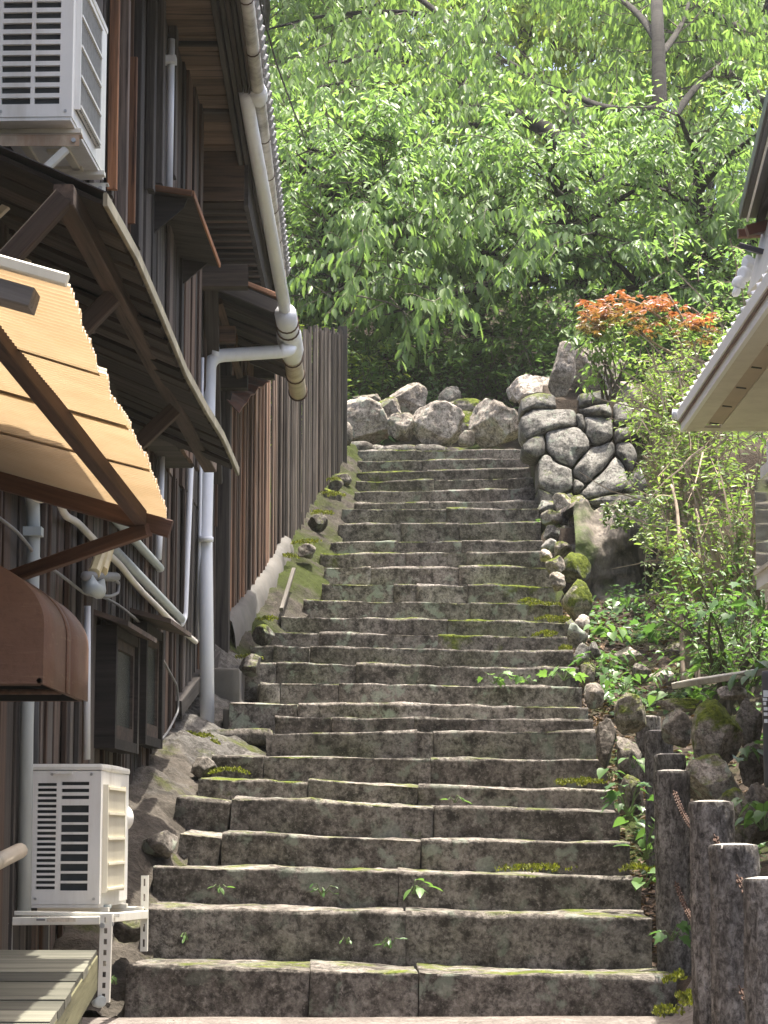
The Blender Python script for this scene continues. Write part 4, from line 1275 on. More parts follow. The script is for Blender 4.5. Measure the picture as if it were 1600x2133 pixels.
# ------------------------------------------------------------------ outdoor air-conditioner units
def local_frame(origin, yaw):
    return Matrix.Translation(origin) @ Matrix.Rotation(yaw, 4, 'Z')
M_mesh = mat_plain('grey_fan_mesh', (.30,.30,.28), .5, .15, 40)
def ac_unit(name, org, yaw, Wd, Lg, Ht, label, two_col):
    """x: wall to front (Wd), y: along the wall (Lg), z up; the short side with slots faces the camera"""
    t = bpy.data.objects.new(name, None); t.empty_display_size = .1
    M = local_frame(org, yaw)
    link(t, None, M); tag(t, label, 'air conditioner', 'air-conditioner units on the wooden house')
    def part(nm, me, mat, L=None, parent=None, smooth=False): return obj(nm, me, mat, parent or t, M @ (L or Matrix.Identity(4)), None, smooth)
    part('coil', MB().box((.012, .018, .02), (Wd - .02, Lg - .02, Ht - .03)).me(), M_coil)
    holes = []
    if two_col:
        n = 20
        for i in range(n):
            z = .06 + (Ht - .13) * i / n
            holes.append((Wd*.10, z, Wd*.37, z + (Ht-.13)/n*.55))
        for i in range(3):
            z = Ht - .075 - i * .028
            holes.append((Wd*.44, z - .014, Wd*.83, z))
        for i in range(9):
            z = .055 + i * (Ht - .215) / 9
            holes.append((Wd*.44, z, Wd*.83, z + (Ht-.215)/9*.74))
    else:
        n = 13
        for i in range(n):
            z = .05 + (Ht - .09) * i / n
            holes.append((Wd*.10, z, Wd*.47, z + (Ht-.09)/n*.60)); holes.append((Wd*.52, z, Wd*.84, z + (Ht-.09)/n*.60))
    part('side_panel', panel_holes(Wd, Ht - .03, holes, .016), M_acwhite)
    part('end_panel', MB().box((0, Lg - .016, 0), (Wd, Lg, Ht - .03)).me(), M_acwhite)
    # front with fan opening
    fr = panel_holes(Lg - .034, Ht - .03, [(.05, .05, Lg*.66, Ht - .09)], .016)
    L = Matrix.Translation((Wd, .017, 0)) @ Matrix.Rotation(math.pi/2, 4, 'Z')
    part('front_panel', fr, M_acwhite, L)
    part('base_pan', MB().box((.004, .003, -.014), (Wd - .004, Lg - .003, -.001)).me(), M_acwhite)
    tp = rough_box(Lg + .012, Wd + .014, .030, seg=.2, r=.010, amp=0, low=0)
    part('top_cover', tp, M_acwhite, Matrix.Translation((Wd + .007, -.006, Ht)) @ Matrix.Rotation(math.pi/2, 4, 'Z'), None, False)
    # fan guard: raised frame, bars
    g0_, g1_ = .045 + .017, Lg*.66 + .017
    gm = MB()
    for z in np.linspace(.06, Ht - .10, 5): gm.box((Wd + .002, g0_, z - .005), (Wd + .026, g1_, z + .005))
    gm.box((Wd, g0_ - .012, .045), (Wd + .022, g0_, Ht - .085)); gm.box((Wd, g1_, .045), (Wd + .022, g1_ + .012, Ht - .085))
    guard = part('fan_guard', gm.me(), M_accream if two_col else M_acwhite)
    bars = MB()
    for y_ in np.linspace(g0_ + .01, g1_ - .01, 26 if two_col else 20): bars.box((Wd + .012, y_ - .0035, .05), (Wd + .019, y_ + .0035, Ht - .09))
    part('guard_bars', bars.me(), M_accream if two_col else M_mesh, None, guard)
    fan = MB()
    cy, cz_ = (g0_+g1_)/2, Ht*.47
    for k_ in range(3):
        a = k_ * 2*math.pi/3
        for s_ in range(5):
            a0, a1 = a + s_*.22, a + (s_+1)*.22
            r0_, r1_ = .05, Ht*.36
            fan.add([(Wd-.03, cy+math.cos(a0)*r0_, cz_+math.sin(a0)*r0_), (Wd-.012, cy+math.cos(a0)*r1_, cz_+math.sin(a0)*r1_), (Wd-.016, cy+math.cos(a1)*r1_, cz_+math.sin(a1)*r1_), (Wd-.034, cy+math.cos(a1)*r0_, cz_+math.sin(a1)*r0_)], [(0,1,2,3)])
    part('fan', fan.me(), M_coil, None, guard)
    for y_ in (.10, Lg - .14): part('foot_rail', MB().box((-.02, y_, -.032), (Wd + .02, y_ + .045, -.015)).me(), M_frame)
    sc = MB()
    for (x_, z_) in ((Wd*.10, .022), (Wd*.92, .022), (Wd*.3, Ht-.045), (Wd*.86, Ht-.045)): sc.tube([(x_, -.003, z_), (x_, .002, z_)], .006, 8)
    part('screws', sc.me(), M_bolt)
    return t, M
# lower unit
lo_ = at(56, 1884, 9.35); lo_r = at(203, 1884, 9.32)
lh = at(62, 1590, 9.35).z - lo_.z
ac1, MA = ac_unit('condenser_unit', Vector((lo_.x + .005, 9.35, lo_.z)), -.045, lo_r.x - lo_.x, .72, lh, 'white outdoor condenser unit with two slot columns on a steel stand', True)
obj('valve_cover', boulder_mesh(.05, .06, .06, 3, 3, 0, .02), M_acwhite, ac1, MA @ Matrix.Translation((.26, .74, lh*.62)), None, True)
obj('top_handle', MB().box((.10, -.012, lh-.045), (.17, .0, lh-.032)).me(), M_acwhite, ac1, MA)
# upper unit
uo = at(150, 244, 8.35)
ac2, MU = ac_unit('condenser_unit', Vector((uo.x - .30, 8.35, uo.z)), -.035, .30, .80, .64, 'white condenser unit on brackets high on the plank wall', False)

ub = thing('bracket_frame', (uo.x - .3, 8.6, uo.z - .1), 'cream steel bracket arms with rust stains under the upper condenser unit', 'bracket')
for (Y, xe) in ((8.42, at(172, 275, 8.42).x), (9.07, at(226, 392, 9.07).x)):
    z = uo.z - .052
    fr = MB()
    fr.box((wx(Y), Y - .02, z - .004), (xe, Y + .025, z)); fr.box((wx(Y), Y - .02, z - .045), (xe - .01, Y - .016, z - .005))
    fr.build('arm', M_rust if Y < 8.8 else M_frame, ub)
    MB().tube([(xe - .03, Y - .03, z - .024), (xe - .03, Y - .012, z - .024)], .009, 8).build('bolt', M_bolt, ub)
    beam('arm_strut', (wx(Y), Y, z - .36), (xe - .06, Y, z - .05), .03, .03, M_frame, ub, UP, None)
ur = MB()
for (a, b, c, d) in [(.05, .10, .08, .55), (.14, .14, .18, .30), (.14, .36, .20, .40), (.20, .20, .23, .62), (.10, .60, .24, .64)]:
    ur.box((a, b, -.026), (c, d, -.0145))
obj('pan_ribs', ur.me(), M_accream, ac2, MU)

# ------------------------------------------------------------------ steel stand under the lower unit
st = thing('condenser_stand', (lo_.x, 9.3, .1), 'cream slotted-angle steel stand carrying the lower condenser unit', 'stand')
def slotted(p, q, w, mat, name, nslots, face):
    """angle leg from p to q: slotted web facing the camera, second flange behind"""
    L = (q - p).length
    n = nslots
    holes = [(w*.36, L*(i+.3)/n, w*.64, L*(i+.3)/n + L/n*.5) for i in range(n)]
    me = panel_holes(w, L, holes, .003)
    z = (q - p).normalized(); x = Vector((1, 0, 0)); x = (x - z * x.dot(z)).normalized(); yv = z.cross(x)
    M = Matrix(((x.x, yv.x, z.x, 0), (x.y, yv.y, z.y, 0), (x.z, yv.z, z.z, 0), (0, 0, 0, 1))); M.translation = p
    o = obj(name, me, mat, st, M)
    fl2 = MB().box((w - .003 if face > 0 else 0, .0035, 0), (w if face > 0 else .003, .04, L)).me()
    obj('leg_flange', fl2, mat, o, M)
    return o
Yq = 9.16
slotted(at(203, 2088, Yq), at(209, 1906, Yq), .046, M_frame, 'leg', 8, 1)
slotted(at(2, 2060, Yq), at(4, 1884, Yq), .042, M_frame, 'leg', 7, -1)
Yq2 = 10.02
slotted(at(292, 1982, Yq2), at(294, 1824, Yq2), .030, M_frame, 'leg', 5, 1)
slotted(at(88, 1990, Yq2), at(90, 1850, Yq2), .030, M_frame, 'leg', 5, -1)
def rail_(a, b, h, w, nm='rail'):
    beam(nm, a, b, w, h, M_frame, st, UP, None, bev=.003)
rail_(at(20, 1919, Yq+.02), at(208, 1917, Yq+.02), .032, .03)
rail_(at(24, 1902, Yq+.06), at(250, 1906, Yq+.06), .018, .03)
rail_(at(228, 1912, Yq+.03), at(302, 1905, Yq2), .036, .03)
rail_(at(10, 1905, Yq+.03), at(95, 1900, Yq2), .036, .03)
rail_(at(92, 1893, Yq2), at(300, 1896, Yq2), .03, .03)
for (a, b) in ((213, 1928), (12, 1924)):
    c = at(a, b, Yq - .012); MB().tube([c, c + Vector((0, .012, 0))], .011, 8).build('bolt', M_bolt, st)
c = at(232, 1925, Yq+.01); MB().tube([c, c + Vector((0, .012, 0))], .010, 8).build('bolt', M_bolt, st)
nb = MB(); a = at(98, 1912, Yq + .003); b = at(158, 1920, Yq + .003); nb.box((a.x, a.y - .003, b.z), (b.x, a.y, a.z)); nb.build('name_strip', mat_plain('worn_label', (.58,.52,.42), .6, .25, 60), st)
nb = MB(); a = at(76, 1914, Yq + .003); b = at(94, 1918, Yq + .003); nb.box((a.x, a.y - .003, b.z), (b.x, a.y, a.z)); nb.build('name_strip', M_cable, st)
obj('rubber_foot', boulder_mesh(.03, .03, .025, 9, 3, 3, .1), M_greypvc, st, Matrix.Translation(at(206, 2086, Yq)), None, True)
for (px, Y) in ((120, 9.5), (205, 9.5), (235, 9.95)):
    c = at(px, 1888, Y); MB().box((c.x-.05, c.y-.03, c.z-.008), (c.x+.05, c.y+.03, c.z+.006)).build('pad', M_greypvc, st)

# ------------------------------------------------------------------ wooden deck at the lower left
dk = thing('wooden_deck', at(100, 2100, 7.5), 'low weathered greenish wooden deck in the lower left corner', 'deck')
D0, D1 = at(203, 1978, 8.6), at(100, 2134, 6.6)
edge_dir = (D1 - D0)
rng = random.Random(4)
n = 11; tot = 1.35
for i in range(n):
    t0, t1 = tot * i / n, tot * (i + 1) / n - .004
    a0, a1 = D0 + edge_dir * t0, D0 + edge_dir * t1
    mid = (a0 + a1) / 2; wv = (a1 - a0).length
    t_ = Vector((0, 0, -.03)); q_ = Vector((rng.uniform(-.004, .004), 0, rng.uniform(-.003, .003)))
    p_ = [a1 + q_, a0 + q_, a0 + Vector((-1.1, .03, 0)), a1 + Vector((-1.1, .03, 0))]
    MB().hexa([x_ + t_ for x_ in p_] + p_).build('deck_board', M_deck, dk, (0, rng.uniform(.8, 1.2), 0))
beam('side_board', D0 + Vector((-.012, 0, -.085)), D0 + edge_dir * tot + Vector((-.012, 0, -.085)), .028, .13, mat_wood('mossy_side_board', (.08,.078,.04), (.19,.18,.10), None, 26), dk, UP, (0, 1, 0))
for t in (.15, .6, 1.1):
    p = D0 + edge_dir * t + Vector((-.07, 0, -.02)); beam('joist_leg', Vector((p.x, p.y, -.02)), p, .07, .07, M_deck, dk, Vector((1, 0, 0)), (0, .6, 0))

# ------------------------------------------------------------------ concrete blocks at the downpipe
cbk = thing('concrete_plinth', at(470, 1450, 15.2), 'smooth grey concrete plinth with a low step behind the white downpipe', 'plinth')
def blk(a, b, Y, dep, seed, col_=(0, 1.2, 0), mat=M_concrete, r=.018):
    A = at(a[0], a[1], Y); B = at(b[0], a[1], Y); H = A.z - at(a[0], b[1], Y).z
    obj('block', rough_box((B-A).length, dep, H, seg=.05, r=r, amp=.004, seed=seed, low=.006), mat, cbk, frame_of(A, B), col_, True)
blk((416, 1390), (500, 1500), 15.25, .5, 61); blk((466, 1474), (556, 1530), 14.7, .5, 62)
sl_ = obj('slab', rough_box(.40, .35, .10, seg=.05, r=.02, amp=.01, seed=63, low=.02), M_step, None, frame_of(at(428, 1517, 14.15), at(556, 1517, 14.15)), (.25, .7, .3), True)
tag(sl_, 'dark flat stone slab below the foot of the white downpipe', 'slab')
sk_ = beam('loose_stick', at(586, 1270, 17.4), at(612, 1186, 18.3), .03, .03, M_fence, None, UP, (0, 1.0, 0)); tag(sk_, 'grey wooden stick leaning on the mossy bank beside the steps', 'stick')
# ------------------------------------------------------------------ building on the right: cream eave, upper dark roof, bay window edge
rb = thing('cream_building', (2.4, 11, .4), 'cream-eaved building at the right picture edge', 'building')
C1 = at(1418, 900, 13.0)          # far outer corner of the eave
C0 = at(1640, 520, 9.0)           # near outer end
C0.x = C1.x - .03; C0.z = C1.z
def rp(Y, dx, dz):
    t = (Y - C0.y) / (C1.y - C0.y)
    p = C0.lerp(C1, t); return Vector((p.x + dx, Y, p.z + dz))
def slabq(name, dx0, dx1, z0, z1, mat, Ya=6.5, Yb=13.0, parent=rb):
    p = [rp(Ya, dx0, z0), rp(Ya, dx1, z0), rp(Yb, dx1, z0), rp(Yb, dx0, z0)]
    q = [rp(Ya, dx0, z1), rp(Ya, dx1, z1), rp(Yb, dx1, z1), rp(Yb, dx0, z1)]
    return MB().hexa(p + q).build(name, mat, parent)
slabq('fascia', 0, .022, .0, .105, M_whitepaint)
slabq('drip_rail', -.018, -.001, .065, .125, M_whitepaint)
slabq('drip_groove', -.010, -.0005, .048, .062, M_copper)
for (a, b, m, z) in [(.024, .12, M_cream, 0), (.215, .50, M_cream, 0), (.502, 1.2, M_cream, .0)]:
    slabq('soffit_panel', a, b, .004 + z, .02 + z, m, Yb=12.88)
slabq('soffit_panel', .024, 1.2, .003, .02, M_cream, 12.885, 12.995)
vent = slabq('vent_strip', .121, .213, .010, .024, M_vent, Yb=12.80)
for i in range(11):
    Y = 12.74 - i * .52
    p = rp(Y, .135, .008)
    MB().hexa([p, p+Vector((.055,.03,0)), p+Vector((.06,.06,0)), p+Vector((.0,.03,0)), p+Vector((0,0,.003)), p+Vector((.055,.03,.003)), p+Vector((.06,.06,.003)), p+Vector((.0,.03,.003))]).build('vent_slot', M_black, vent)
slabq('lamp_frame', .52, .56, -.03, .003, M_darkroof, Yb=12.35)
slabq('lamp_glass', .56, .9, -.012, .003, M_tile, Yb=12.35)
# roof tiles over the fascia: a course of pale scalloped tiles
tm2 = MB().tube([(-.02, 0, 0), (.12, 0, .05), (.5, 0, .2)], [.012, .018, .02], 8).me('tile'); tm2.materials.append(M_tilewhite)
for i in range(34):
    o = bpy.data.objects.new('roof_tile', tm2)
    link(o, rb, Matrix.Translation(rp(12.95 - i * .16, .012, .15)))
slabq('roof_slab', .02, 1.2, .115, .15, M_tilewhite)
MB().hexa([rp(6.5,.1,.14), rp(6.5,1.3,.5), rp(12.98,1.3,.5), rp(12.98,.1,.14), rp(6.5,.1,.2), rp(6.5,1.3,.62), rp(12.98,1.3,.62), rp(12.98,.1,.2)]).build('roof_slope', M_tile, rb)
# wall of the building, set back under the eave
slabq('wall', .75, .85, -2.4, .0, M_cream, Yb=12.2)
# pale wall above the lower roof and plastered tile ends
pw = [at(1556, 612, 12.6), at(1700, 612, 12.6), at(1700, 470, 12.6), at(1590, 470, 12.6)]
MB().hexa([p for p in pw[:2]] + [pw[1]+Vector((0,-3,0)), pw[0]+Vector((.15,-3,0))] + [pw[3], pw[2], pw[2]+Vector((0,-3,0)), pw[3]+Vector((.15,-3,0))]).build('upper_wall', M_cream, rb)
for i, (px, py, r_) in enumerate([(1560, 548, .045), (1551, 571, .045), (1540, 590, .042), (1533, 607, .030)]):
    c = at(px, py, 12.75)
    obj('tile_end', boulder_mesh(r_, r_*1.2, r_*1.05, 80+i, 3, 3, .06), M_tilewhite, rb, Matrix.Translation(c), None, True)
# upper dark roof verge, copper gutter end
u0, u1 = at(1546, 455, 12.9), at(1614, 180, 9.9)
v_ = [u0, u0 + Vector((.7, 0, .02)), u1 + Vector((.7, 0, .02)), u1]
MB().hexa([p for p in v_] + [p + Vector((0, 0, .05)) for p in v_]).build('upper_eave', M_darkroof, rb)
beam('verge_strip', u0 + Vector((-.01, 0, .03)), u1 + Vector((-.01, 0, .03)), .012, .075, M_darkroof, rb, UP, None)
beam('verge_highlight', u0 + Vector((.03, 0, -.012)), u1 + Vector((.03, 0, -.012)), .012, .016, M_whitepaint, rb, UP, None)
for i in range(5):
    o_ = .10 + i * .12
    beam('rafter', u0 + Vector((o_, -.01, -.03)), u1 + Vector((o_, 0, -.03)), .04, .05, M_beam, rb, UP, (.1, .5, 0))
beam('copper_gutter', at(1537, 487, 12.8), at(1604, 484, 12.8), .05, .05, M_copper, rb, UP, None)
beam('copper_gutter', at(1556, 482, 12.5), at(1600, 470, 12.5), .07, .06, M_copper, rb, UP, None)
beam('flashing', at(1550, 514, 12.5), at(1606, 530, 12.4), .12, .03, M_darkroof, rb, UP, None)
# white pipe stub
ps = pipe('pipe_stub', [at(1401, 863, 13.05), at(1440, 864, 13.05)], .030, M_whitepvc, rb, 14)
# bay window edge lower down
bw = thing('bay_window', at(1590, 1200, 12.0), 'white-framed glass bay at the right picture edge below the cream eave', 'window')
Yb_ = 10.6
ga, gb_ = at(1576, 1010, Yb_), at(1576, 1190, Yb_)
MB().hexa([(gb_.x, Yb_, gb_.z), (gb_.x+.006, Yb_, gb_.z), (gb_.x+.006, Yb_-1.4, gb_.z), (gb_.x, Yb_-1.4, gb_.z), (gb_.x, Yb_, ga.z), (gb_.x+.006, Yb_, ga.z), (gb_.x+.006, Yb_-1.4, ga.z), (gb_.x, Yb_-1.4, ga.z)]).build('pane', M_clear, bw)
MB().box((gb_.x+.002, Yb_, gb_.z), (gb_.x+.5, Yb_+.006, ga.z)).build('pane', M_clear, bw)
fr = MB(); fr.box((gb_.x + .055, Yb_-1.4, gb_.z), (gb_.x + .10, Yb_-.03, ga.z + .2)); fr.build('mullion', M_whitepaint, bw)
MB().box((gb_.x - .012, Yb_-1.4, gb_.z - .02), (gb_.x + .5, Yb_+.02, gb_.z - .001)).build('sill', M_cream, bw)
MB().box((gb_.x, Yb_-1.4, gb_.z - .085), (gb_.x + .5, Yb_+.01, gb_.z - .021)).build('apron', M_whitepaint, bw)
MB().box((gb_.x + .035, Yb_-1.4, gb_.z - .15), (gb_.x + .5, Yb_-.01, gb_.z - .09)).build('apron', M_whitepaint, bw)
MB().box((gb_.x + .028, Yb_-1.4, ga.z + .0), (gb_.x + .5, Yb_, ga.z + .08)).build('head', M_whitepaint, bw)
# dark sign at the picture edge
sg = thing('dark_sign', at(1595, 1640, 10.4), 'tall dark grey sign board with white lettering at the right picture edge', 'sign')
S0, S1 = at(1588, 1395, 10.4), at(1588, 1642, 10.4)
me = rough_box(.24, .05, S0.z - S1.z, seg=.05, r=.015, amp=0, low=0, seed=1)
obj('board', me, M_sign, sg, frame_of(S0, S0 + Vector((1, 0, 0))), None, True)
# visible slivers of the characters: strokes entering from the edge
for (x0, y0, x1, y1) in [(1590, 1438, 1600, 1452), (1589, 1454, 1598, 1460), (1590, 1462, 1596, 1469), (1591, 1473, 1599, 1480), (1591, 1484, 1599, 1491), (1592, 1498, 1599, 1506),
                         (1600, 1440, 1612, 1446), (1600, 1456, 1614, 1461), (1602, 1470, 1613, 1475), (1602, 1484, 1614, 1490), (1602, 1498, 1612, 1504)]:
    a = at(x0, y0, 10.398); b = at(x1, y1, 10.398)
    MB().box((a.x, 10.392, b.z), (b.x, 10.3985, a.z)).build('lettering', M_signwhite, sg)

# ------------------------------------------------------------------ bark-textured concrete bollards with two chains
def mat_bollard():
    q = N('bark_textured_concrete')
    v, oi = q.offs(q.coord('Object', (40, 40, 20)))
    n1 = q.noise(v, 1.0, 6, .75, .6)
    v2 = q.coord('Object'); n2 = q.noise(v2, 48, 4, .75); n3 = q.noise(v, .22, 4, .6)
    c = q.ramp(n1, [(.34, (.030,.027,.024)), (.46, (.17,.153,.138)), (.62, (.40,.37,.34))])
    c = q.mix(q.ramp(n2, [(.38, .6), (.52, 0)]), c, (.03,.027,.024))
    c = q.mix(q.ramp(n2, [(.56, 0), (.68, .35)]), c, (.30,.275,.25))
    c = q.mix(q.ramp(n3, [(.35, .55), (.6, 0)]), c, (.045,.04,.036))
    q.bsdf(c, .9, q.bump(n1, 1.0, .02), spec=.2)
    return q.m
M_boll = mat_bollard()
M_bolltop = mat_plain('bollard_top', (.40,.37,.33), .9, .3, 12, dirt=(.16,.14,.12), dirtamt=.5, bump=.4)
BOL = [(1325, 1376, 1487, 14.2, 'furthest bollard, only its top and left side showing'),
       (1343, 1400, 1517, 12.7, 'second furthest bollard, half hidden behind the next ones'),
       (1362, 1428, 1566, 11.4, 'third furthest bollard, its dark top just above the chained bollard'),
       (1363, 1436, 1600, 10.2, 'whole bollard standing beside the second step with two rusty chains'),
       (1437, 1527, 1664, 8.2, 'bollard in front of the lowest step end, mossy foot'),
       (1478, 1579, 1754, 7.35, 'second nearest bollard, chain dropping across its face'),
       (1549, 1662, 1824, 6.5, 'nearest bollard cut by the right picture edge')]
BASE = {}
for i, (x0, x1, yt, Y, lab) in enumerate(BOL):
    r_ = (x1 - x0) / 2 / F * Y
    top = at((x0 + x1)/2, yt + 6, Y)
    zb0 = gz(top.x, Y) - .12
    if i < 3: zb0 = min(zb0, top.z - .80)
    b = thing('bollard', (top.x, Y, zb0 + .1), lab + ', bark-textured', 'bollard', 'bark-textured bollards beside the steps')
    nseg, nz = 56, 90
    v = []; f = []
    H = top.z - zb0
    sv = Vector((i*7.3, i*3.1, 0))
    for k in range(nz + 1):
        z = zb0 + H * k / nz
        for s in range(nseg):
            a = 2*math.pi*s/nseg
            p = Vector((math.cos(a), math.sin(a), 0))
            rr = r_ * (1 + noise.noise(Vector((p.x*5, p.y*5, z*6)) + sv) * .06 + noise.noise(Vector((p.x*9, p.y*9, z*16)) + sv) * .075 + noise.noise(Vector((p.x*17, p.y*17, z*34)) + sv) * .04 + noise.noise(Vector((0, 0, z*3)) + sv) * .02)
            if k == nz: rr *= .955
            v.append((top.x + p.x*rr, Y + p.y*rr, z))
    for k in range(nz):
        for s in range(nseg):
            f.append((k*nseg+s, k*nseg+(s+1) % nseg, (k+1)*nseg+(s+1) % nseg, (k+1)*nseg+s))
    obj('shaft', mesh(v, f, 'shaft'), M_boll, b, None, None, True)
    v = [(top.x, Y, top.z + .006)] ; f = []
    for q_, (rr, dz) in enumerate(((.5, .005), (.92, .0), (.965, -.012))):
        for s in range(nseg):
            a = 2*math.pi*s/nseg
            w_ = rr * (1 + noise.noise(Vector((math.cos(a)*3, math.sin(a)*3, i*2.0)))*.03)
            v.append((top.x + math.cos(a)*r_*w_, Y + math.sin(a)*r_*w_, top.z + dz))
    for s in range(nseg):
        f.append((0, 1+s, 1+(s+1) % nseg))
        for q_ in range(2): f.append((1+q_*nseg+s, 1+(q_+1)*nseg+s, 1+(q_+1)*nseg+(s+1) % nseg, 1+q_*nseg+(s+1) % nseg))
    obj('cap', mesh(v, f, 'cap'), M_bolltop, b, None, None, True)
    BASE[i] = (top, r_, H)
# chain link: a stretched ring
def link_mesh():
    R1, L1, rr = .009, .020, .0031
    c = []
    for k in range(14):
        a = 2*math.pi*k/14
        c.append(Vector((math.cos(a)*R1 + (L1/2 if math.cos(a) > 0 else -L1/2), math.sin(a)*R1, 0)))
    v = []; f = []
    for k in range(14):
        t = (c[(k+1) % 14] - c[k-1]).normalized(); n = Vector((0,0,1)); b = t.cross(n)
        for s in range(5):
            a = 2*math.pi*s/5
            v.append(c[k] + (n*math.cos(a) + b*math.sin(a))*rr)
    for k in range(14):
        for s in range(5):
            f.append((k*5+s, k*5+(s+1) % 5, ((k+1) % 14)*5+(s+1) % 5, ((k+1) % 14)*5+s))
    me = mesh(v, f, 'link'); me.materials.append(M_rustdark)
    me.polygons.foreach_set('use_smooth', [True]*len(me.polygons))
    return me
LM = link_mesh()
def chain(A, B, sag, label):
    t = thing('chain', A, label, 'chain', 'rusty chains between the bollards')
    n = 200
    pts = [A.lerp(B, i/n) + Vector((0, 0, -sag*4*(i/n)*(1-i/n))) for i in range(n+1)]
    acc = 0; nxt = 0; odd = 0
    for i in range(n):
        d = (pts[i+1]-pts[i]).length
        if acc >= nxt:
            M = frame_of(pts[i], pts[i+1], Vector((1, 0, .2))) @ Matrix.Rotation(R(90*odd + 20), 4, 'X')
            o = bpy.data.objects.new('link', LM); link(o, t, M)
            odd = 1 - odd; nxt += .0345
        acc += d
def bp(i, z, side):      # hole in bollard i; side +1 = camera side, -1 far side
    top, r_, H = BASE[i]
    return Vector((top.x - side*.0, top.y - side * (r_ + .004), z))
zD = at(1400, 1650, 10.1).z; zE = at(1486, 1742, 8.1).z; zF = at(1527, 1828, 7.25).z
zDl = at(1400, 1840, 10.1).z; zEl = at(1488, 1952, 8.1).z; zFl = at(1530, 2060, 7.25).z
chain(bp(3, zD, 1), bp(4, zE, -1), .05, 'rusty upper chain hanging from the bollard beside the second step')
chain(bp(3, zDl, 1), bp(4, zEl, -1), .05, 'rusty lower chain hanging from the bollard beside the second step')
chain(bp(4, zE, 1), bp(5, zF, -1), .02, 'short rusty upper chain from the mossy-footed bollard to the next one')
chain(bp(4, zEl, 1), bp(5, zFl, -1), .02, 'short rusty lower chain from the mossy-footed bollard to the next one')
chain(bp(5, zF, 1), bp(6, at(1600, 1900, 6.6).z, -1), .02, 'rusty upper chain between the two nearest bollards')
chain(bp(5, zFl, 1), bp(6, at(1600, 2140, 6.6).z, -1), .02, 'rusty lower chain between the two nearest bollards')
# ------------------------------------------------------------------ foliage
class Leaves:
    """collects leaves (position, direction, normal, length, width, tint) and makes one mesh of small folded blades"""
    def __init__(s): s.p = []; s.a = []; s.n = []; s.l = []; s.w = []; s.t = []
    def add(s, p, a, n, l, w, t):
        s.p.append(p); s.a.append(a); s.n.append(n); s.l.append(l); s.w.append(w); s.t.append(t)
    def extend(s, P, A, Nn, L, W, T):
        s.p += list(P); s.a += list(A); s.n += list(Nn); s.l += list(L); s.w += list(W); s.t += list(T)
    def build(s, name, mat, parent):
        p = np.array(s.p, float); a = np.array(s.a, float); n = np.array(s.n, float)
        l = np.array(s.l, float)[:, None]; w = np.array(s.w, float)[:, None]; t = np.array(s.t, float)
        a /= np.linalg.norm(a, axis=1)[:, None] + 1e-9
        b = np.cross(a, n); b /= np.linalg.norm(b, axis=1)[:, None] + 1e-9
        n = np.cross(b, a)
        k = len(p)
        V = np.empty((k, 6, 3))
        V[:, 0] = p
        V[:, 1] = p + a*l*.30 + b*w*.48 + n*w*.16
        V[:, 2] = p + a*l*.66 + b*w*.40 + n*w*.10
        V[:, 3] = p + a*l - n*l*.10
        V[:, 4] = p + a*l*.66 - b*w*.40 + n*w*.10
        V[:, 5] = p + a*l*.30 - b*w*.48 + n*w*.16
        idx = (np.arange(k) * 6)[:, None]
        Fq = np.concatenate([idx + np.array([0, 1, 2, 3]), idx + np.array([0, 3, 4, 5])], axis=1).reshape(-1, 4)
        me = bpy.data.meshes.new(name)
        me.vertices.add(k*6); me.vertices.foreach_set('co', V.reshape(-1))
        me.loops.add(len(Fq)*4); me.loops.foreach_set('vertex_index', Fq.reshape(-1).astype(np.int32))
        me.polygons.add(len(Fq)); me.polygons.foreach_set('loop_start', (np.arange(len(Fq))*4).astype(np.int32))
        me.polygons.foreach_set('loop_total', np.full(len(Fq), 4, np.int32))
        me.update(calc_edges=True)
        at_ = me.attributes.new('tint', 'FLOAT', 'POINT')
        at_.data.foreach_set('value', np.repeat(t, 6).astype(np.float32))
        o = obj(name, me, mat, parent)
        o['kind'] = 'stuff'
        return o
def rvec(rng, s=1.0): return Vector((rng.gauss(0, s), rng.gauss(0, s), rng.gauss(0, s)))
def twig_spray(rng, lv, tw, p, d, length, size, n, tint, droop=.5, hang=.6, trad=.006):
    """a drooping twig with alternate hanging leaves"""
    pts = [p.copy()]
    q = p.copy(); v = d.normalized()
    steps = 4
    for i in range(steps):
        v = (v + Vector((0, 0, -droop*.22)) + rvec(rng, .10)).normalized()
        q = q + v * (length / steps)
        pts.append(q.copy())
    if tw is not None: tw.tube(pts, [trad, trad*.8, trad*.6, trad*.45, trad*.3], 3, False)
    for i in range(n):
        t = (i + rng.random()) / n * steps
        k = min(int(t), steps-1)
        c = pts[k].lerp(pts[k+1], t - k)
        dv = (pts[k+1] - pts[k]).normalized()
        side = dv.cross(Vector((0, 0, 1)))
        if side.length < .1: side = Vector((1, 0, 0))
        side.normalize()
        sgn = 1 if i % 2 else -1
        a = (dv * rng.uniform(.2, .7) + side * sgn * rng.uniform(.3, .9) + Vector((0, 0, -hang * rng.uniform(.5, 1.5)))).normalized()
        nn = (Vector((0, 0, 1)) + rvec(rng, .45) + dv*.3)
        L = size * rng.uniform(.7, 1.25)
        lv.add(c + a*L*.15, a, nn, L, L*rng.uniform(.34, .46), min(1, max(0, tint + rng.gauss(0, .22))))
def limb_path(rng, p, d, length, rise, wob=.22, n=7):
    pts = [p.copy()]; v = d.normalized(); q = p.copy()
    for i in range(n):
        v = (v + rvec(rng, wob) * .5 + Vector((0, 0, rise))).normalized()
        q = q + v * (length/n); pts.append(q.copy())
    return pts
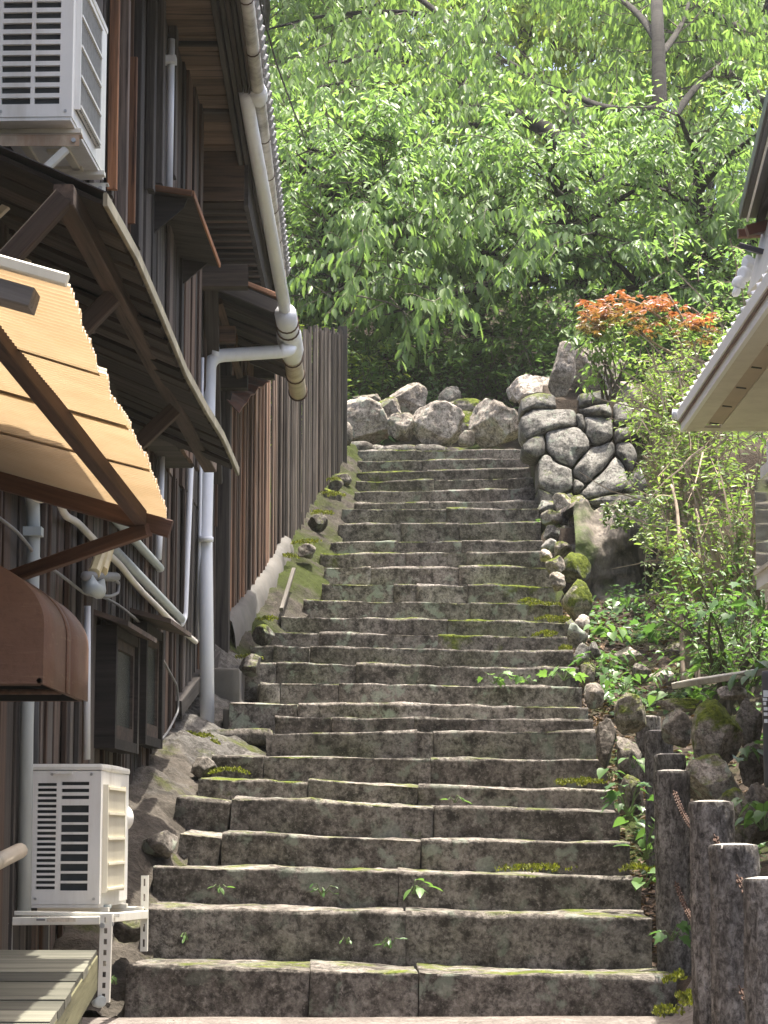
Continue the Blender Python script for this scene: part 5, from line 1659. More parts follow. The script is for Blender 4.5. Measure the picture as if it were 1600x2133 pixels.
def dress(rng, lv, tw, pts, dens, size, tint, tl=(.5, 1.0), droop=.5, nl=16, sub=(.7, 1.5), hang=.6, start=.1):
    """side branches with leafy twigs along a limb"""
    for i in range(len(pts) - 1):
        if (i + 1) / len(pts) < start: continue
        seg = pts[i+1] - pts[i]
        k = max(1, int(seg.length * dens + rng.random()))
        for _ in range(k):
            c = pts[i].lerp(pts[i+1], rng.random())
            d = seg.normalized().cross(Vector((0,0,1)))
            d = (d * rng.choice([-1, 1]) * rng.uniform(.4, 1) + seg.normalized() * rng.uniform(.1, .9) + Vector((0, 0, rng.uniform(-.25, .55)))).normalized()
            bl = rng.uniform(*sub)
            bp_ = limb_path(rng, c, d, bl, -.02, .25, 4)
            if tw is not None: tw.tube(bp_, [.014, .011, .009, .007, .004], 4, False)
            for j in range(1, 5):
                for _2 in range(2):
                    dd = (bp_[j] - bp_[j-1]).normalized() + rvec(rng, .55)
                    tt = tint + (.12 if dd.z > 0 else 0)
                    twig_spray(rng, lv, tw if rng.random() < .5 else None, bp_[j], dd, rng.uniform(*tl)*.7, size, nl, tt, droop, hang)
def tree(name, base, trunk, r0, limbs, label, cat, mat, dens, size, tint, seed, group=None, rlimb=.05, twig_mat=None, kind=None, **kw):
    """trunk: list of points; limbs: list of paths"""
    rng = random.Random(seed)
    t = thing(name, base, label, cat, group)
    lv = Leaves(); tw = MB()
    if trunk:
        n = len(trunk)
        MB().tube(trunk, [r0 * (1 - .45*i/(n-1)) for i in range(n)], 10).build('trunk', M_bark, t, (0, 1, 0), True)
    for L in limbs:
        rl = L[1]*1.35; pts = L[0]
        n = len(pts)
        MB().tube(pts, [max(.012, rl * (1 - .75*i/(n-1))) for i in range(n)], 8).build('limb', M_bark, t, (0, 1.1, 0), True)
        dress(rng, lv, tw, pts, dens, size, tint, **kw)
    tw.build('twigs', twig_mat or M_twig, t)['kind'] = 'stuff'
    lv.build('crown', mat, t)
    return t
def smooth_path(P, n=4):
    out = []
    for i in range(len(P) - 1):
        p0 = P[max(0, i-1)]; p1 = P[i]; p2 = P[i+1]; p3 = P[min(len(P)-1, i+2)]
        for k in range(n):
            t = k / n
            out.append(.5*((2*p1) + (p2-p0)*t + (2*p0-5*p1+4*p2-p3)*t*t + (3*p1-p0-3*p2+p3)*t*t*t))
    out.append(P[-1])
    return out
def pl(*q): return smooth_path([at(*a) for a in q])
# main cherry: limbs where the photograph shows them
c1 = [
 (pl((1376, 228, 29.5), (1330, 232, 29.9), (1250, 222, 31.0), (1180, 190, 32.4), (1090, 175, 32.9)), .065),
 (pl((1378, 290, 29.4), (1420, 220, 30.6), (1480, 150, 32.6), (1560, 90, 34), (1620, 60, 34.7)), .05),
 (pl((1372, 90, 30.4), (1330, 30, 32), (1270, -20, 34), (1220, -60, 36)), .05),
 (pl((1372, 120, 30.2), (1420, 50, 32.5), (1450, -50, 35)), .045),
]
gb0 = at(1390, 560, 28.9)
tree('cherry_tree', Vector((gb0.x, 29.8, hill(29.8))), [Vector((gb0.x+.1, 29.8, hill(29.8)-.3)), at(1395, 620, 29.6), at(1380, 420, 29.4), at(1376, 300, 29.4), at(1374, 195, 29.7), at(1371, 80, 30.5), at(1366, -60, 32)], .15, c1,
     'cherry tree with thick dark trunk above the right end of the red maple', 'tree', M_leaf_cherry, 2.8, .155, .55, 11, nl=13, tl=(.7, 1.3), sub=(.8, 1.9), start=.32, hang=1.5)
c2 = [
 (pl((1240, 350, 30.2), (1180, 318, 30.2), (1135, 268, 30.5), (1040, 232, 31.2), (930, 222, 32.6), (800, 250, 32.1), (690, 262, 31.8)), .12),
 (pl((1245, 345, 30.2), (1215, 290, 30.5), (1182, 236, 31.2), (1150, 200, 33.2), (1060, 130, 34.0), (960, 110, 34.1)), .075),
 (pl((1130, 270, 32.4), (1060, 268, 32.2), (980, 262, 32.1), (890, 300, 31.4), (800, 330, 31.0), (720, 360, 30.5)), .05),
 (pl((1190, 460, 30.1), (1100, 440, 30.1), (1010, 452, 29.7), (900, 450, 29.6), (820, 470, 29.2), (740, 512, 28.5), (660, 540, 28.0)), .06),
 (pl((1150, 470, 30.0), (1080, 490, 29.5), (1000, 440, 29.9), (900, 380, 30.5), (800, 310, 31.4), (760, 290, 31.7)), .05),
 (pl((1240, 360, 31.6), (1300, 420, 30.5), (1380, 420, 30.4), (1450, 450, 29.8), (1530, 440, 29.7)), .06),
 (pl((1200, 470, 30.0), (1120, 540, 28.6), (1020, 590, 27.7), (920, 620, 27.1), (820, 650, 27.0)), .05),
 (pl((1250, 480, 29.9), (1330, 520, 29.0), (1420, 540, 28.4), (1500, 560, 28.0)), .05),
 (pl((1180, 480, 29.8), (1060, 520, 28.9), (940, 540, 28.4), (800, 570, 27.9), (700, 610, 27.2)), .045),
]
tree('cherry_tree', at(1270, 640, 30.3), [Vector((at(1290,640,30.2).x, 30.2, hill(30.2)-.3)), at(1290, 600, 30.2), at(1270, 470, 30.2), at(1243, 348, 30.2)], .15, c2,
     'spreading cherry tree whose long limbs reach left over the steps', 'tree', M_leaf_cherry, 2.8, .155, .5, 12, nl=13, tl=(.7, 1.3), sub=(.8, 1.9), start=.32, hang=1.5)
c3 = [
 (pl((960, 170, 34.8), (900, 120, 35.2), (840, 95, 35.3), (760, 110, 34.8), (670, 150, 34.1)), .06),
 (pl((955, 120, 35.5), (1000, 40, 36.2), (1080, -20, 36.7)), .06),
 (pl((958, 140, 35.2), (930, 50, 36.1), (860, -10, 36.7), (760, -40, 36.9)), .06),
 (pl((960, 200, 34.5), (860, 200, 34.0), (760, 170, 34.0), (640, 190, 33.6), (560, 230, 32.9)), .05),
 (pl((962, 230, 34.1), (870, 290, 32.8), (760, 310, 32.2), (640, 320, 31.9), (560, 350, 31.3)), .05),
 (pl((955, 90, 35.8), (880, 30, 36.5), (700, 30, 36.1), (560, 60, 35.2)), .05),
 (pl((965, 280, 33.5), (1040, 300, 32.9), (1130, 330, 32.3)), .05),
]
tree('cherry_tree', Vector((at(985, 600, 29.4).x, 33, hill(33))), [Vector((at(985,600,33).x, 33, hill(33)-.3)), at(985, 480, 33.2), at(970, 300, 33.8), at(957, 80, 35.8)], .14, c3,
     'cherry tree with slender trunk rising at the top middle of the picture', 'tree', M_leaf_cherry, 2.8, .155, .62, 13, nl=13, tl=(.7, 1.3), sub=(.8, 1.9), start=.32, hang=1.5)
c4 = [
 (pl((1640, 250, 31.8), (1560, 190, 32.6), (1515, 150, 33.1), (1440, 120, 33.5), (1360, 130, 33.3)), .10),
 (pl((1630, 150, 33.1), (1540, 60, 34.2), (1440, 10, 34.8), (1340, 10, 34.8)), .06),
 (pl((1640, 320, 31.4), (1580, 335, 31.2), (1530, 330, 31), (1490, 345, 31)), .05),
 (pl((1640, 420, 29.4), (1560, 480, 28.4), (1480, 500, 28.0), (1400, 490, 28.0)), .05),
]
tree('cherry_tree', Vector((at(1690, 500, 28.7).x, 29, hill(29))), [Vector((at(1690,500,29).x, 29, hill(29)-.3)), at(1690, 400, 30.2), at(1660, 250, 31.8), at(1640, 60, 33.6)], .17, c4,
     'cherry tree entering from the upper right corner with a thick slanting limb', 'tree', M_leaf_cherry, 2.8, .155, .55, 14, nl=13, tl=(.7, 1.3), sub=(.8, 1.9), start=.32, hang=1.5)
# trees further up the hill
def wild_tree(seed, px, Y, height, spread, mat, size, tint, label, dens=2.4, nl=13, group='trees further up the hillside', nlimb=11, z0=None, name='broadleaf_tree'):
    rng = random.Random(seed)
    x = at(px, 500, Y).x
    zb0 = (hill(Y) if z0 is None else z0) - .3
    base = Vector((x, Y, zb0))
    tr = [base + Vector((0, 0, height*.0)), base + Vector((rng.uniform(-.2,.2), 0, height*.4)), base + Vector((rng.uniform(-.4,.4), rng.uniform(-.3,.3), height*.75)), base + Vector((rng.uniform(-.5,.5), 0, height))]
    tr = smooth_path(tr)
    limbs = []
    for i in range(nlimb):
        t = .22 + .78 * (i + rng.random()) / nlimb
        p = tr[min(len(tr)-1, int(t*(len(tr)-1)))]
        a = rng.uniform(0, 2*math.pi)
        if rng.random() < .45: a = -math.pi/2 + rng.uniform(-1, 1)
        d = Vector((math.cos(a), math.sin(a), rng.uniform(.0, .6)))
        limbs.append((limb_path(rng, p, d, spread * rng.uniform(.7, 1.15) * (1.1 - .45*t), -.03, .22, 7), .05))
    return tree(name, base, tr, .13, limbs, label, 'tree', mat, dens, size, tint, seed+1000, group, nl=nl)
LB = 'leafy tree merging into the bright canopy further up the hill'
for (sd, px, Y, h, s, m, sz, ti) in [
    (1, 640, 37, 7.5, 3.6, M_leaf_cherry, .13, .75), (2, 800, 39, 8.5, 3.8, M_leaf_back, .13, .35), (3, 1090, 38, 8, 3.6, M_leaf_back, .12, .45),
    (4, 1450, 37, 6.5, 3.4, M_leaf_back, .12, .75), (5, 1580, 39, 8, 3.6, M_leaf_cherry, .13, .8), (6, 1260, 41, 9, 3.8, M_leaf_cherry, .14, .8),
    (7, 700, 46, 9.5, 4.4, M_leaf_back, .15, .5), (8, 960, 47, 9.5, 4.4, M_leaf_cherry, .15, .9), (9, 1200, 48, 10, 4.4, M_leaf_back, .15, .6), (10, 1480, 47, 10, 4.4, M_leaf_cherry, .15, .9),
    (11, 540, 34, 7.5, 3.2, M_leaf_cherry, .12, .7), (13, 470, 39, 8, 3.6, M_leaf_back, .13, .4)]:
    wild_tree(sd, px, Y + (5 if Y > 35 else 3), h, s, m, sz * 1.35, ti, LB, dens=2.2, nl=11)
# understorey in front of the hill: dark evergreen shrubs
def shrub(name, base, rx, ry, rz, n, size, mat, label, seed, tint, group=None, stems=9, hang=.3, cat='shrub', twm=None, up=.9, nl=9, trad=.005):
    rng = random.Random(seed)
    t = thing(name, base, label, cat, group)
    lv = Leaves(); tw = MB()
    tips = []
    for i in range(stems):
        a = rng.uniform(0, 2*math.pi); r_ = math.sqrt(rng.random())
        e = base + Vector((math.cos(a)*rx*r_, math.sin(a)*ry*r_, rz*rng.uniform(.55, 1.0)))
        mid = base.lerp(e, .5) + Vector((rng.gauss(0, rx*.12), rng.gauss(0, ry*.12), rz*.08))
        p = smooth_path([base + Vector((rng.gauss(0,.06), rng.gauss(0,.06), 0)), mid, e], 4)
        tw.tube(p, [.018*(1-.7*k/(len(p)-1)) for k in range(len(p))], 4, False)
        tips += p[2:]
    ns = max(1, n // nl)
    for i in range(ns):
        c = rng.choice(tips) + Vector((rng.gauss(0, rx*.22), rng.gauss(0, ry*.22), rng.gauss(0, rz*.16)))
        d = (c - base).normalized() * .6 + rvec(rng, .6) + Vector((0, 0, up*.3))
        twig_spray(rng, lv, tw, c, d, rng.uniform(.18, .42)*max(.6, size/.07), size, nl, tint, .15, hang, trad)
    tw.build('twigs', twm or M_twig, t)['kind'] = 'stuff'
    lv.build('foliage', mat, t)
    return t
GU = 'dark shrubs behind the boulders'
for i, (px, Y, rx, rz, lab) in enumerate([(745, 27.6, .75, 1.25, 'dark twiggy shrub behind the boulders next to the fence end'), (850, 28.2, .8, 1.5, 'dark shrub behind the tall white boulder'),
                                (950, 27.9, .75, 1.3, 'dark shrub with yellow-green tips above the small pale boulder'), (1040, 28.4, .8, 1.5, 'dark shrub left of the standing stone'), (1150, 27.6, .8, 1.6, 'shaded shrub behind the standing stone'),
                                (1290, 26.8, .8, 1.5, 'shaded shrub below the red maple'), (1420, 27.2, .9, 1.8, 'shaded evergreen shrub beside the cream eave'), (640, 27.5, .8, 1.6, 'bright shrub showing over the top of the fence')]):
    b = Vector((at(px, 800, Y).x, Y, hill(Y) - .15))
    shrub('evergreen_shrub', b, rx, .5, rz, 1700, .095, (M_leaf_dark, M_leaf_ivy)[i % 2] if px != 640 else M_leaf_back, lab, 200+i, .45, GU, stems=16)
for i, (px, Y, h, lab) in enumerate([(800, 29.5, 3.2, 'dark evergreen tree in the shade left of the middle, above the boulders'), (1000, 30, 3.4, 'dark evergreen tree in the shade above the ochre boulder'), (1200, 29, 3.2, 'dark evergreen tree in the shade behind the maple'), (1380, 28.6, 3.6, 'dark evergreen tree in the shade beside the upper roof on the right'), (690, 29.5, 3.4, 'evergreen tree rising behind the fence top')]):
    wild_tree(300+i, px, Y, h, 2.0, M_leaf_dark, .12, .6, lab, dens=2.8, nl=11, group='shaded evergreens above the boulders', nlimb=12, name='evergreen_tree')
# red maple
rng = random.Random(77)
mp = thing('red_maple', at(1440, 740, 20.6), 'small maple with orange-red leaves above the rubble wall', 'maple')
lv = Leaves(); tw = MB()
lv2 = Leaves()
mb_ = [pl((1505, 800, 20.8), (1430, 750, 20.5), (1370, 720, 20.2), (1330, 685, 20)), pl((1430, 750, 20.5), (1400, 690, 20.4), (1360, 650, 20.3), (1310, 625, 20.2), (1240, 625, 20.1)),
       pl((1470, 780, 20.6), (1440, 710, 20.5), (1420, 660, 20.4), (1390, 610, 20.4)), pl((1505, 800, 20.8), (1480, 720, 20.6), (1465, 665, 20.4), (1440, 640, 20.3))]
mtr = MB()
for p in mb_: mtr.tube(p, [.022*(1-.7*k/(len(p)-1)) for k in range(len(p))], 6, False)
mtr.build('branches', M_paletwig, mp, None, True)
MAP = []
sprays = [(rng.random(), rng.random()) for _ in range(64)]
for i in range(520):
    u, v_ = rng.choice(sprays)
    u = min(1, max(0, u + rng.gauss(0, .05))); v_ = min(1, max(0, v_ + rng.gauss(0, .09)))
    px = 1212 + u * 282
    arch = 628 - 30*math.sin(math.pi*min(1, u*1.12)) + 32*u + 8*math.sin(u*17)
    py = arch + v_ * (78 - 40*abs(u-.5)) + rng.uniform(-5, 5)
    c = at(px, py, 20.3 + rng.uniform(-.6, .6))
    red = max(0, min(1, .95 - v_*1.0 + rng.gauss(0, .25)))
    yaw = rng.uniform(0, 6.28)
    L = rng.uniform(.060, .095)
    nn = Vector((rng.gauss(0,.4), rng.gauss(0,.4) - .2, 1))
    for k in (-2, -1, 0, 1, 2):
        a = Vector((math.cos(yaw + k*.62), math.sin(yaw + k*.62), rng.uniform(-.5, -.05)))
        lv.add(c, a, nn, L*(1 - .16*abs(k)), L*.34, red)
for i in range(110):
    u = rng.random(); px = 1240 + u*250; py = 655 + rng.random()*60
    a = Vector((rng.gauss(0,1), rng.gauss(0,1), -.4)); c = at(px, py, 20.4 + rng.uniform(-.4, .4))
    for k in (-1, 0, 1):
        lv2.add(c, a + Vector((k*.6, 0, 0)), Vector((0, 0, 1)) + rvec(rng, .3), .08, .03, rng.random())
lv2.build('green_leaves', M_leaf_cherry, mp)
lv.build('crown', M_leaf_maple, mp)

# sunlit vine-covered shrub at the right and growth around it
shrub('sunlit_shrub', at(1420, 1010, 17.4) - Vector((0, 0, .5)), .46, .4, 1.1, 1900, .055, M_leaf_shrub, 'sunlit yellow-green shrub hanging over the stone wall under the cream eave', 401, .5, None, 22, .35, twm=M_paletwig)
shrub('sunlit_shrub', at(1470, 860, 18.8) - Vector((0, 0, .4)), .55, .45, .95, 1700, .054, M_leaf_shrub, 'pale sunlit shrub between the maple and the pipe stub', 402, .6, None, 18, .35, twm=M_paletwig)
shrub('sunlit_shrub', at(1365, 890, 19.4) - Vector((0, 0, .3)), .28, .3, .75, 1500, .050, M_leaf_shrub, 'sunlit shrub spilling over the right side of the rubble wall', 403, .66, None, 12, .35, twm=M_paletwig)
shrub('sunlit_shrub', at(1560, 1120, 15.6) - Vector((0, 0, .9)), .45, .4, 1.5, 1300, .058, M_leaf_shrub, 'tangled shaded shrub left of the glass bay', 404, .35, None, 22, .35, twm=M_paletwig)
shrub('vine_shrub', at(1440, 1290, 15.9) - Vector((0, 0, .35)), .22, .25, 1.15, 950, .052, M_leaf_shrub, 'slender yellow-green climbing plant on the bare stems', 405, .75, None, 9, .4, twm=M_paletwig)
shrub('vine_shrub', at(1520, 1400, 13.6) - Vector((0, 0, .25)), .40, .3, .75, 800, .060, M_leaf_ivy, 'leafy green plants under the glass bay', 406, .6, None, 12, .4)
shrub('maple_shoot', at(1275, 830, 20.6), .32, .25, .5, 300, .085, M_leaf_cherry, 'pale green leafy shoot hanging in front of the rounded boulder', 407, .7, None, 8, .8)
shrub('evergreen_shrub', at(1560, 720, 21.5) - Vector((0, 0, .6)), .8, .5, 1.6, 1500, .07, M_leaf_dark, 'dark twiggy bush behind the cream eave edge', 408, .5, None, 16, .4, twm=M_paletwig)
def trailing(name, spots, label, seed, mat, size):
    rng = random.Random(seed)
    t = thing(name, at(spots[0][0], spots[0][1], spots[0][2]), label, 'vine')
    lv = Leaves(); tw = MB()
    for (px, py, Y, ln) in spots:
        for _ in range(3):
            p = at(px + rng.uniform(-14, 14), py, Y + rng.uniform(-.1, .1)); pts = [p.copy()]
            for k in range(9):
                p = p + Vector((rng.gauss(0, .03), rng.gauss(-.006, .02), -ln/9)); pts.append(p.copy())
            tw.tube(pts, [.005*(1-.6*k/9) for k in range(10)], 3, False)
            for k in range(9):
                for _2 in range(5):
                    c = pts[k].lerp(pts[k+1], rng.random())
                    a = Vector((rng.gauss(0, .8), rng.gauss(-.4, .5), rng.uniform(-1, .2)))
                    lv.add(c, a, Vector((rng.gauss(0,.4), -.5, .8)), size*rng.uniform(.6, 1.2), size*.55, rng.random())
    tw.build('stems', M_paletwig, t)['kind'] = 'stuff'
    lv.build('foliage', mat, t)
trailing('trailing_vine', [(1350, 1020, 18.4, .5), (1375, 1015, 18.2, .8), (1395, 1030, 17.9, 1.0), (1330, 1040, 18.5, .35), (1300, 1040, 18.6, .25), (1410, 1050, 17.6, .9), (1262, 1050, 18.6, .2)], 'green vines trailing down over the dark retaining face', 61, M_leaf_shrub, .05)
trailing('trailing_vine', [(1470, 1090, 16.4, .9), (1500, 1100, 16, 1.0), (1530, 1080, 15.6, 1.1), (1555, 1150, 15, .9), (1485, 1200, 15.8, .8), (1515, 1240, 15.2, .7), (1450, 1150, 16.2, .6)], 'tangled vines hanging left of the glass bay', 62, M_leaf_shrub, .055)
# bare stems and dry twigs
bs = thing('bare_stems', at(1420, 1420, 15.8), 'thin bare brown stems rising in front of the dark retaining face', 'stem')
for p in [pl((1424, 1430, 15.6), (1420, 1300, 15.8), (1416, 1150, 16), (1410, 1060, 16.2), (1398, 1010, 16.3)), pl((1460, 1210, 16.2), (1456, 1120, 16.3), (1452, 1060, 16.4)), pl((1456, 1440, 15.4), (1448, 1320, 15.6), (1440, 1230, 15.8))]:
    MB().tube(p, [.02*(1-.5*k/(len(p)-1)) for k in range(len(p))], 6).build('stem', M_paletwig, bs, None, True)
dt = thing('dry_branches', at(1480, 960, 17.4), 'tangle of dry pale branches in the sunlit shrub', 'branch')
rng = random.Random(9)
for i in range(46):
    a = at(rng.uniform(1330, 1590), rng.uniform(740, 1330), rng.uniform(16.6, 18.6))
    d = Vector((rng.uniform(-1, 1), rng.uniform(-.4, .4), rng.uniform(-.4, .8)))
    p = limb_path(rng, a, d, rng.uniform(.25, .8), .0, .3, 5)
    MB().tube(p, [.009, .008, .007, .006, .004, .002], 4, False).build('branch', M_paletwig, dt)
# hanging roots and litter in the gutter
lt = Leaves(); rng = random.Random(31)
for i in range(2600):
    Y = rng.uniform(10.2, 18.4); x = xr(Y) + abs(rng.gauss(0, .16)) + .02
    if rng.random() < .35: x = xr(Y) + rng.uniform(.1, 1.0); Y = rng.uniform(13.5, 18.4)
    p = Vector((x, Y, gz(x, Y) + rng.uniform(.005, .03)))
    a = Vector((rng.gauss(0,1), rng.gauss(0,1), rng.gauss(0,.25)))
    lt.add(p, a, Vector((rng.gauss(0,.4), rng.gauss(0,.4), 1)), rng.uniform(.03, .07), rng.uniform(.02, .035), rng.random())
def mat_litter():
    return mat_leaf('dead_leaf', (.035,.022,.014), (.20,.125,.07), .1, .7)
ll = lt.build('leaf_litter', mat_litter(), None); tag(ll, 'brown dead leaves filling the gutter beside the steps', 'leaf litter', kind='stuff')
gi = Leaves(); rng = random.Random(41)
for i in range(3200):
    Y = rng.uniform(12.6, 18.7); x = xr(Y) + .18 + rng.random()**1.2 * 1.5
    if noise.noise(Vector((x*2.2, Y*2.2, 4))) < -.02: continue
    p = Vector((x, Y, gz(x, Y) + rng.uniform(.02, .12)))
    a = Vector((rng.gauss(0,1), rng.gauss(-.5,1), rng.uniform(-.6, .1)))
    gi.add(p, a, Vector((rng.gauss(0,.35), rng.gauss(-.3,.35), 1)), rng.uniform(.035, .075), rng.uniform(.03, .05), rng.random()*.8)
gi_ = gi.build('ground_ivy', M_leaf_ivy, None); tag(gi_, 'low green ivy covering the slope right of the steps', 'ivy', kind='stuff')
lt = Leaves(); rng = random.Random(32)
for i in range(900):
    x = rng.uniform(-1.35, 1.2); Y = rng.uniform(9.0, 9.72)
    if rng.random() < .7: x = -1.3 + abs(rng.gauss(0, .35))
    p = Vector((x, Y, gz(x, Y) + .018)); a = Vector((rng.gauss(0,1), rng.gauss(0,1), rng.gauss(0,.2)))
    lt.add(p, a, Vector((rng.gauss(0,.4), rng.gauss(0,.4), 1)), rng.uniform(.012, .04), rng.uniform(.008, .018), rng.random())
lb_ = lt.build('leaf_debris', bpy.data.materials['dead_leaf'], None); tag(lb_, 'scattered dry leaf debris at the foot of the lowest step', 'leaf litter', kind='stuff')
rng = random.Random(33)
for i, (px, py) in enumerate([(292, 2116), (322, 2118), (366, 2110), (310, 2133 - 8)]):
    Y = 9.25
    c = at(px, py, Y); c.z = gz(c.x, Y) + .022
    o = obj('pine_cone', boulder_mesh(.016, .014, .012, 60+i, 3, 2, .3), M_rustdark, None, Matrix.Translation(c), None, True)
    tag(o, ['small dark pine cone left of the others on the paving', 'small dark pine cone second from the left on the paving', 'small dark pine cone furthest from the stand on the paving', 'small dark pine cone nearest the camera on the paving'][i], 'pine cone', 'pine cones on the paving')

# ------------------------------------------------------------------ weeds and ivy with single leaves
def leaf_mesh(kind):
    if kind == 'heart': o = [(0,0),(.22,-.10),(.42,.02),(.46,.25),(.30,.60),(.0,1.0),(-.30,.60),(-.46,.25),(-.42,.02),(-.22,-.10)]
    elif kind == 'lobed': o = [(0,0),(.30,-.08),(.50,.18),(.34,.36),(.44,.66),(.20,.62),(0,1.0),(-.20,.62),(-.44,.66),(-.34,.36),(-.50,.18),(-.30,-.08)]
    else: o = [(0,0),(.16,.15),(.24,.40),(.18,.70),(0,1.0),(-.18,.70),(-.24,.40),(-.16,.15)]
    v = [(x, y, abs(x)*.28 - y*y*.18) for (x, y) in o]; n = len(o)
    half = n // 2
    v.append((0, .45, -.03))
    f = [(i, (i+1) % n, n) for i in range(n)]
    me = mesh(v, f, 'leaf')
    a = me.attributes.new('tint', 'FLOAT', 'POINT'); a.data.foreach_set('value', [.6]*len(v))
    me.polygons.foreach_set('use_smooth', [True]*len(me.polygons))
    return me
LMS = {}
def plant(px, py, Y, n, size, spread, kind, tint, label, seed, group='small weeds growing on the steps', name='weed', tall=1.0, cat='weed'):
    rng = random.Random(seed)
    key = (kind, tint)
    if key not in LMS:
        me = leaf_mesh(kind); me.attributes['tint'].data.foreach_set('value', [tint]*len(me.vertices)); me.materials.append(M_leaf_ivy); LMS[key] = me
    b = at(px, py, Y)
    t = thing(name, b, label, cat, group)
    st_ = MB()
    for i in range(n):
        a = rng.uniform(0, 2*math.pi); r_ = spread*math.sqrt(rng.random())
        p = b + Vector((math.cos(a)*r_, math.sin(a)*r_*.5 - .02, spread*tall*rng.uniform(.15, 1.0)))
        st_.tube([b + Vector((rng.gauss(0,.006), 0, 0)), b.lerp(p, .6) + Vector((0,0,.02)), p], [.003, .0025, .0015], 4, False)
        s = size * rng.uniform(.7, 1.25)
        M = Matrix.Translation(p) @ Matrix.Rotation(math.atan2(p.y-b.y, p.x-b.x) - math.pi/2 + rng.gauss(0,.5), 4, 'Z') @ Matrix.Rotation(rng.uniform(-.9, .15), 4, 'X') @ Matrix.Rotation(rng.gauss(0,.3), 4, 'Y') @ Matrix.Scale(s, 4)
        link(bpy.data.objects.new('leaf', LMS[key]), t, M)
    st_.build('stems', M_leaf_ivy if False else mat_stem, t)
mat_stem = mat_plain('green_stem', (.10,.15,.05), .7, .2)
plant(862, 1862, 10.75, 7, .075, .07, 'blade', .7, 'light green weed sprouting from the joint of the third step', 1)
plant(945, 1672, 11.9, 4, .05, .05, 'blade', .75, 'small bright weed on the fifth step joint', 2)
plant(456, 1858, 10.8, 4, .04, .04, 'blade', .7, 'tiny weed at the left of the third step', 3)
plant(1030, 1424, 15.1, 12, .06, .13, 'lobed', .8, 'low leafy weed cluster on the right half of the eleventh step', 4, tall=.6)
plant(1098, 1424, 15.1, 6, .05, .08, 'lobed', .7, 'small weed between two bigger ones on the eleventh step', 5, tall=.6)
plant(1175, 1418, 15.1, 14, .06, .15, 'lobed', .85, 'bright leafy weed at the right end of the eleventh step', 6, tall=.6)
plant(388, 1958, 10.25, 3, .03, .03, 'blade', .7, 'tiny weed at the left of the second step', 7)
plant(722, 1966, 10.25, 3, .03, .03, 'blade', .5, 'tiny dark weed near the middle of the second step', 8)
plant(812, 1975, 10.25, 9, .032, .06, 'blade', .2, 'dark creeping weed left of the second step joint', 9)
plant(240, 2050, 9.6, 3, .03, .03, 'blade', .6, 'tiny weed beside the stand foot', 10)
plant(672, 1866, 10.8, 8, .03, .06, 'blade', .25, 'dark low weed under the third step riser', 11)
plant(1140, 1100, 20.4, 7, .08, .10, 'blade', .6, 'fern-like green weed on the small-stone border', 12)
GI = 'ivy and weeds around the bollards'
for i, (px, py, Y, n, s, sp_, tl_, lab) in enumerate([
    (1310, 1700, 11.3, 16, .062, .13, 1.3, 'bright green ivy clump left of the chained bollard'), (1345, 1790, 10.7, 12, .065, .10, 1.8, 'ivy climbing in the gap left of the chained bollard'),
    (1345, 1850, 10.5, 8, .062, .08, 1.2, 'ivy leaves low against the chained bollard'), (1400, 1960, 9.8, 6, .060, .08, .9, 'small weed at the foot of the chained bollard'),
    (1272, 1625, 12.4, 4, .062, .05, 1.2, 'ivy leaves at the right end of the sixth step'), (1318, 1600, 12.9, 4, .065, .05, 1.5, 'three ivy leaves on the narrow dark rock'),
    (1552, 1585, 11.2, 5, .085, .07, 1.2, 'three big lobed leaves on the mossed boulder'), (1590, 1730, 10.2, 14, .065, .13, 1.0, 'bright weed clump at the right picture edge beside the second nearest bollard'),
    (1548, 1690, 10.6, 5, .06, .06, 1.2, 'few round leaves behind the second nearest bollard'), (1250, 1400, 15.4, 16, .075, .20, .7, 'green ivy at the edge of the leafy gutter'),
    (1300, 1440, 14.9, 14, .070, .20, .6, 'ivy trailing over the rocks in the leafy gutter'), (1270, 1330, 16.4, 12, .075, .18, .6, 'dark green ivy below the small-stone border'),
    (1370, 1330, 16.4, 14, .085, .20, .6, 'long-leaved plant on the slope below the dark retaining face'), (1310, 1275, 17.3, 10, .09, .16, .7, 'broad-leaved plant against the foot of the dark retaining face'),
    (1480, 1410, 13.4, 16, .085, .20, 1.0, 'heart-leaved vine hanging above the pale slab'), (1540, 1330, 13.0, 18, .085, .24, 1.0, 'big heart-leaved vine below the glass bay'),
    (1570, 1430, 12.2, 10, .075, .14, 1.0, 'heart-leaved vine beside the dark sign'), (1400, 1455, 13.8, 9, .065, .14, .6, 'ivy leaves around the thin mossy slab'), (1590, 1270, 13.2, 14, .08, .2, 1.0, 'pale vine leaves right under the glass bay apron')]):
    plant(px, py, Y, n, s, sp_, 'heart' if i % 3 else 'lobed', (.25, .5, .75)[i % 3], lab, 50+i, GI, 'ivy_plant', tl_, 'ivy')
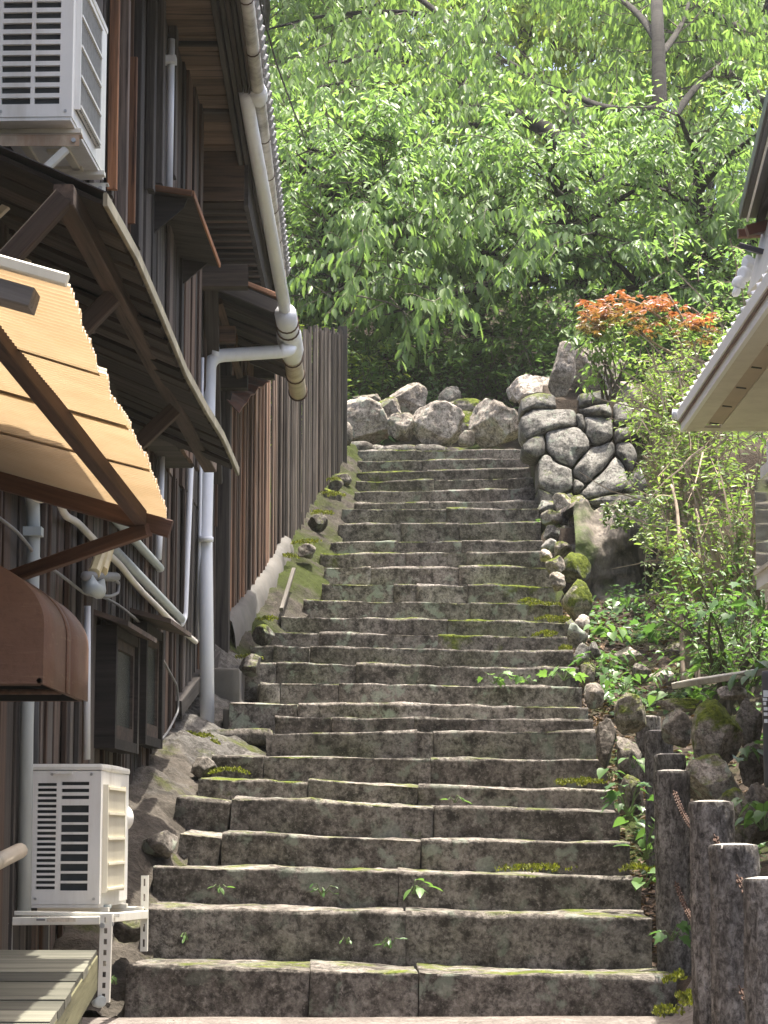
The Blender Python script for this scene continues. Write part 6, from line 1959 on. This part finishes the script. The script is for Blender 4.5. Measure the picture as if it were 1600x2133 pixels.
# moss cushions along the left ends of the steps and at the bollard feet
def moss(name, spots, label, seed, size=.022):
    rng = random.Random(seed); lv = Leaves()
    for (px, py, Y, rx, n) in spots:
        c0 = at(px, py, Y)
        for i in range(n):
            a = rng.uniform(0, 6.28); r_ = rx*math.sqrt(rng.random())
            p = c0 + Vector((math.cos(a)*r_, math.sin(a)*r_*.8, (1-(r_/rx)**2)*.022 - .008 + noise.noise(Vector((c0.x*3+math.cos(a)*r_*14, math.sin(a)*r_*14, 2)))*.02 + rng.uniform(-.008, .008)))
            d = Vector((rng.gauss(0,.5), rng.gauss(0,.5), 1))
            
            if noise.noise(Vector((p.x*11, p.y*11, 5))) + (1-r_/rx)*.9 > .22: lv.add(p, d, rvec(rng), size*rng.uniform(.4, 1.0), size*.5, rng.random())
    o = lv.build(name, M_moss, None); tag(o, label, 'moss', kind='stuff')
M_moss = mat_leaf('moss_tuft', (.055,.065,.010), (.21,.22,.03), .3, .7)
moss('moss_cushions', [(1210, 1632, 12.45, .16, 900), (1130, 1262, 17.9, .17, 1100), (1150, 1290, 17.4, .14, 900), (1142, 1322, 16.9, .13, 900), (1180, 1352, 16.4, .06, 300), (1100, 1253, 18.0, .1, 350)], 'bright yellow-green moss cushions on the right ends of the middle steps', 1)
moss('moss_cushions', [(1440, 2082, 8.6, .10, 500), (1470, 2090, 8.4, .12, 500), (1420, 2040, 9.3, .08, 350), (1390, 2110, 9.4, .12, 350), (1120, 1812, 10.9, .2, 500), (1330, 1812, 10.9, .1, 300)], 'moss around the foot of the mossy-footed bollard and the third step', 2)
moss('moss_cushions', [(410, 1535, 13.7, .12, 600), (440, 1550, 13.7, .10, 400), (470, 1608, 12.8, .14, 500), (520, 1370, 15.9, .10, 400), (640, 1130, 19.2, .14, 700), (600, 1160, 18.8, .12, 600), (670, 1070, 20.4, .14, 600), (690, 1030, 21.3, .14, 600), (560, 1290, 17.0, .10, 400), (700, 1000, 22.2, .12, 500)], 'dark green moss tufts along the left ends of the steps', 3)
# ------------------------------------------------------------------ thin bright summer haze, one closed box round everything
hm = bpy.data.materials.new('haze_air'); hm.use_nodes = True
hm.node_tree.nodes.clear()
ho = hm.node_tree.nodes.new('ShaderNodeOutputMaterial'); hv = hm.node_tree.nodes.new('ShaderNodeVolumePrincipled')
hv.inputs['Color'].default_value = (.95, .97, .92, 1)
hv.inputs['Density'].default_value = .0005
hv.inputs['Anisotropy'].default_value = .35
hm.node_tree.links.new(hv.outputs[0], ho.inputs['Volume'])
hz_ = MB().box((-75, -35, -2.3), (75, 165, 32)).build('haze', hm)
tag(hz_, 'thin bright haze hanging under the trees', 'haze', kind='stuff')
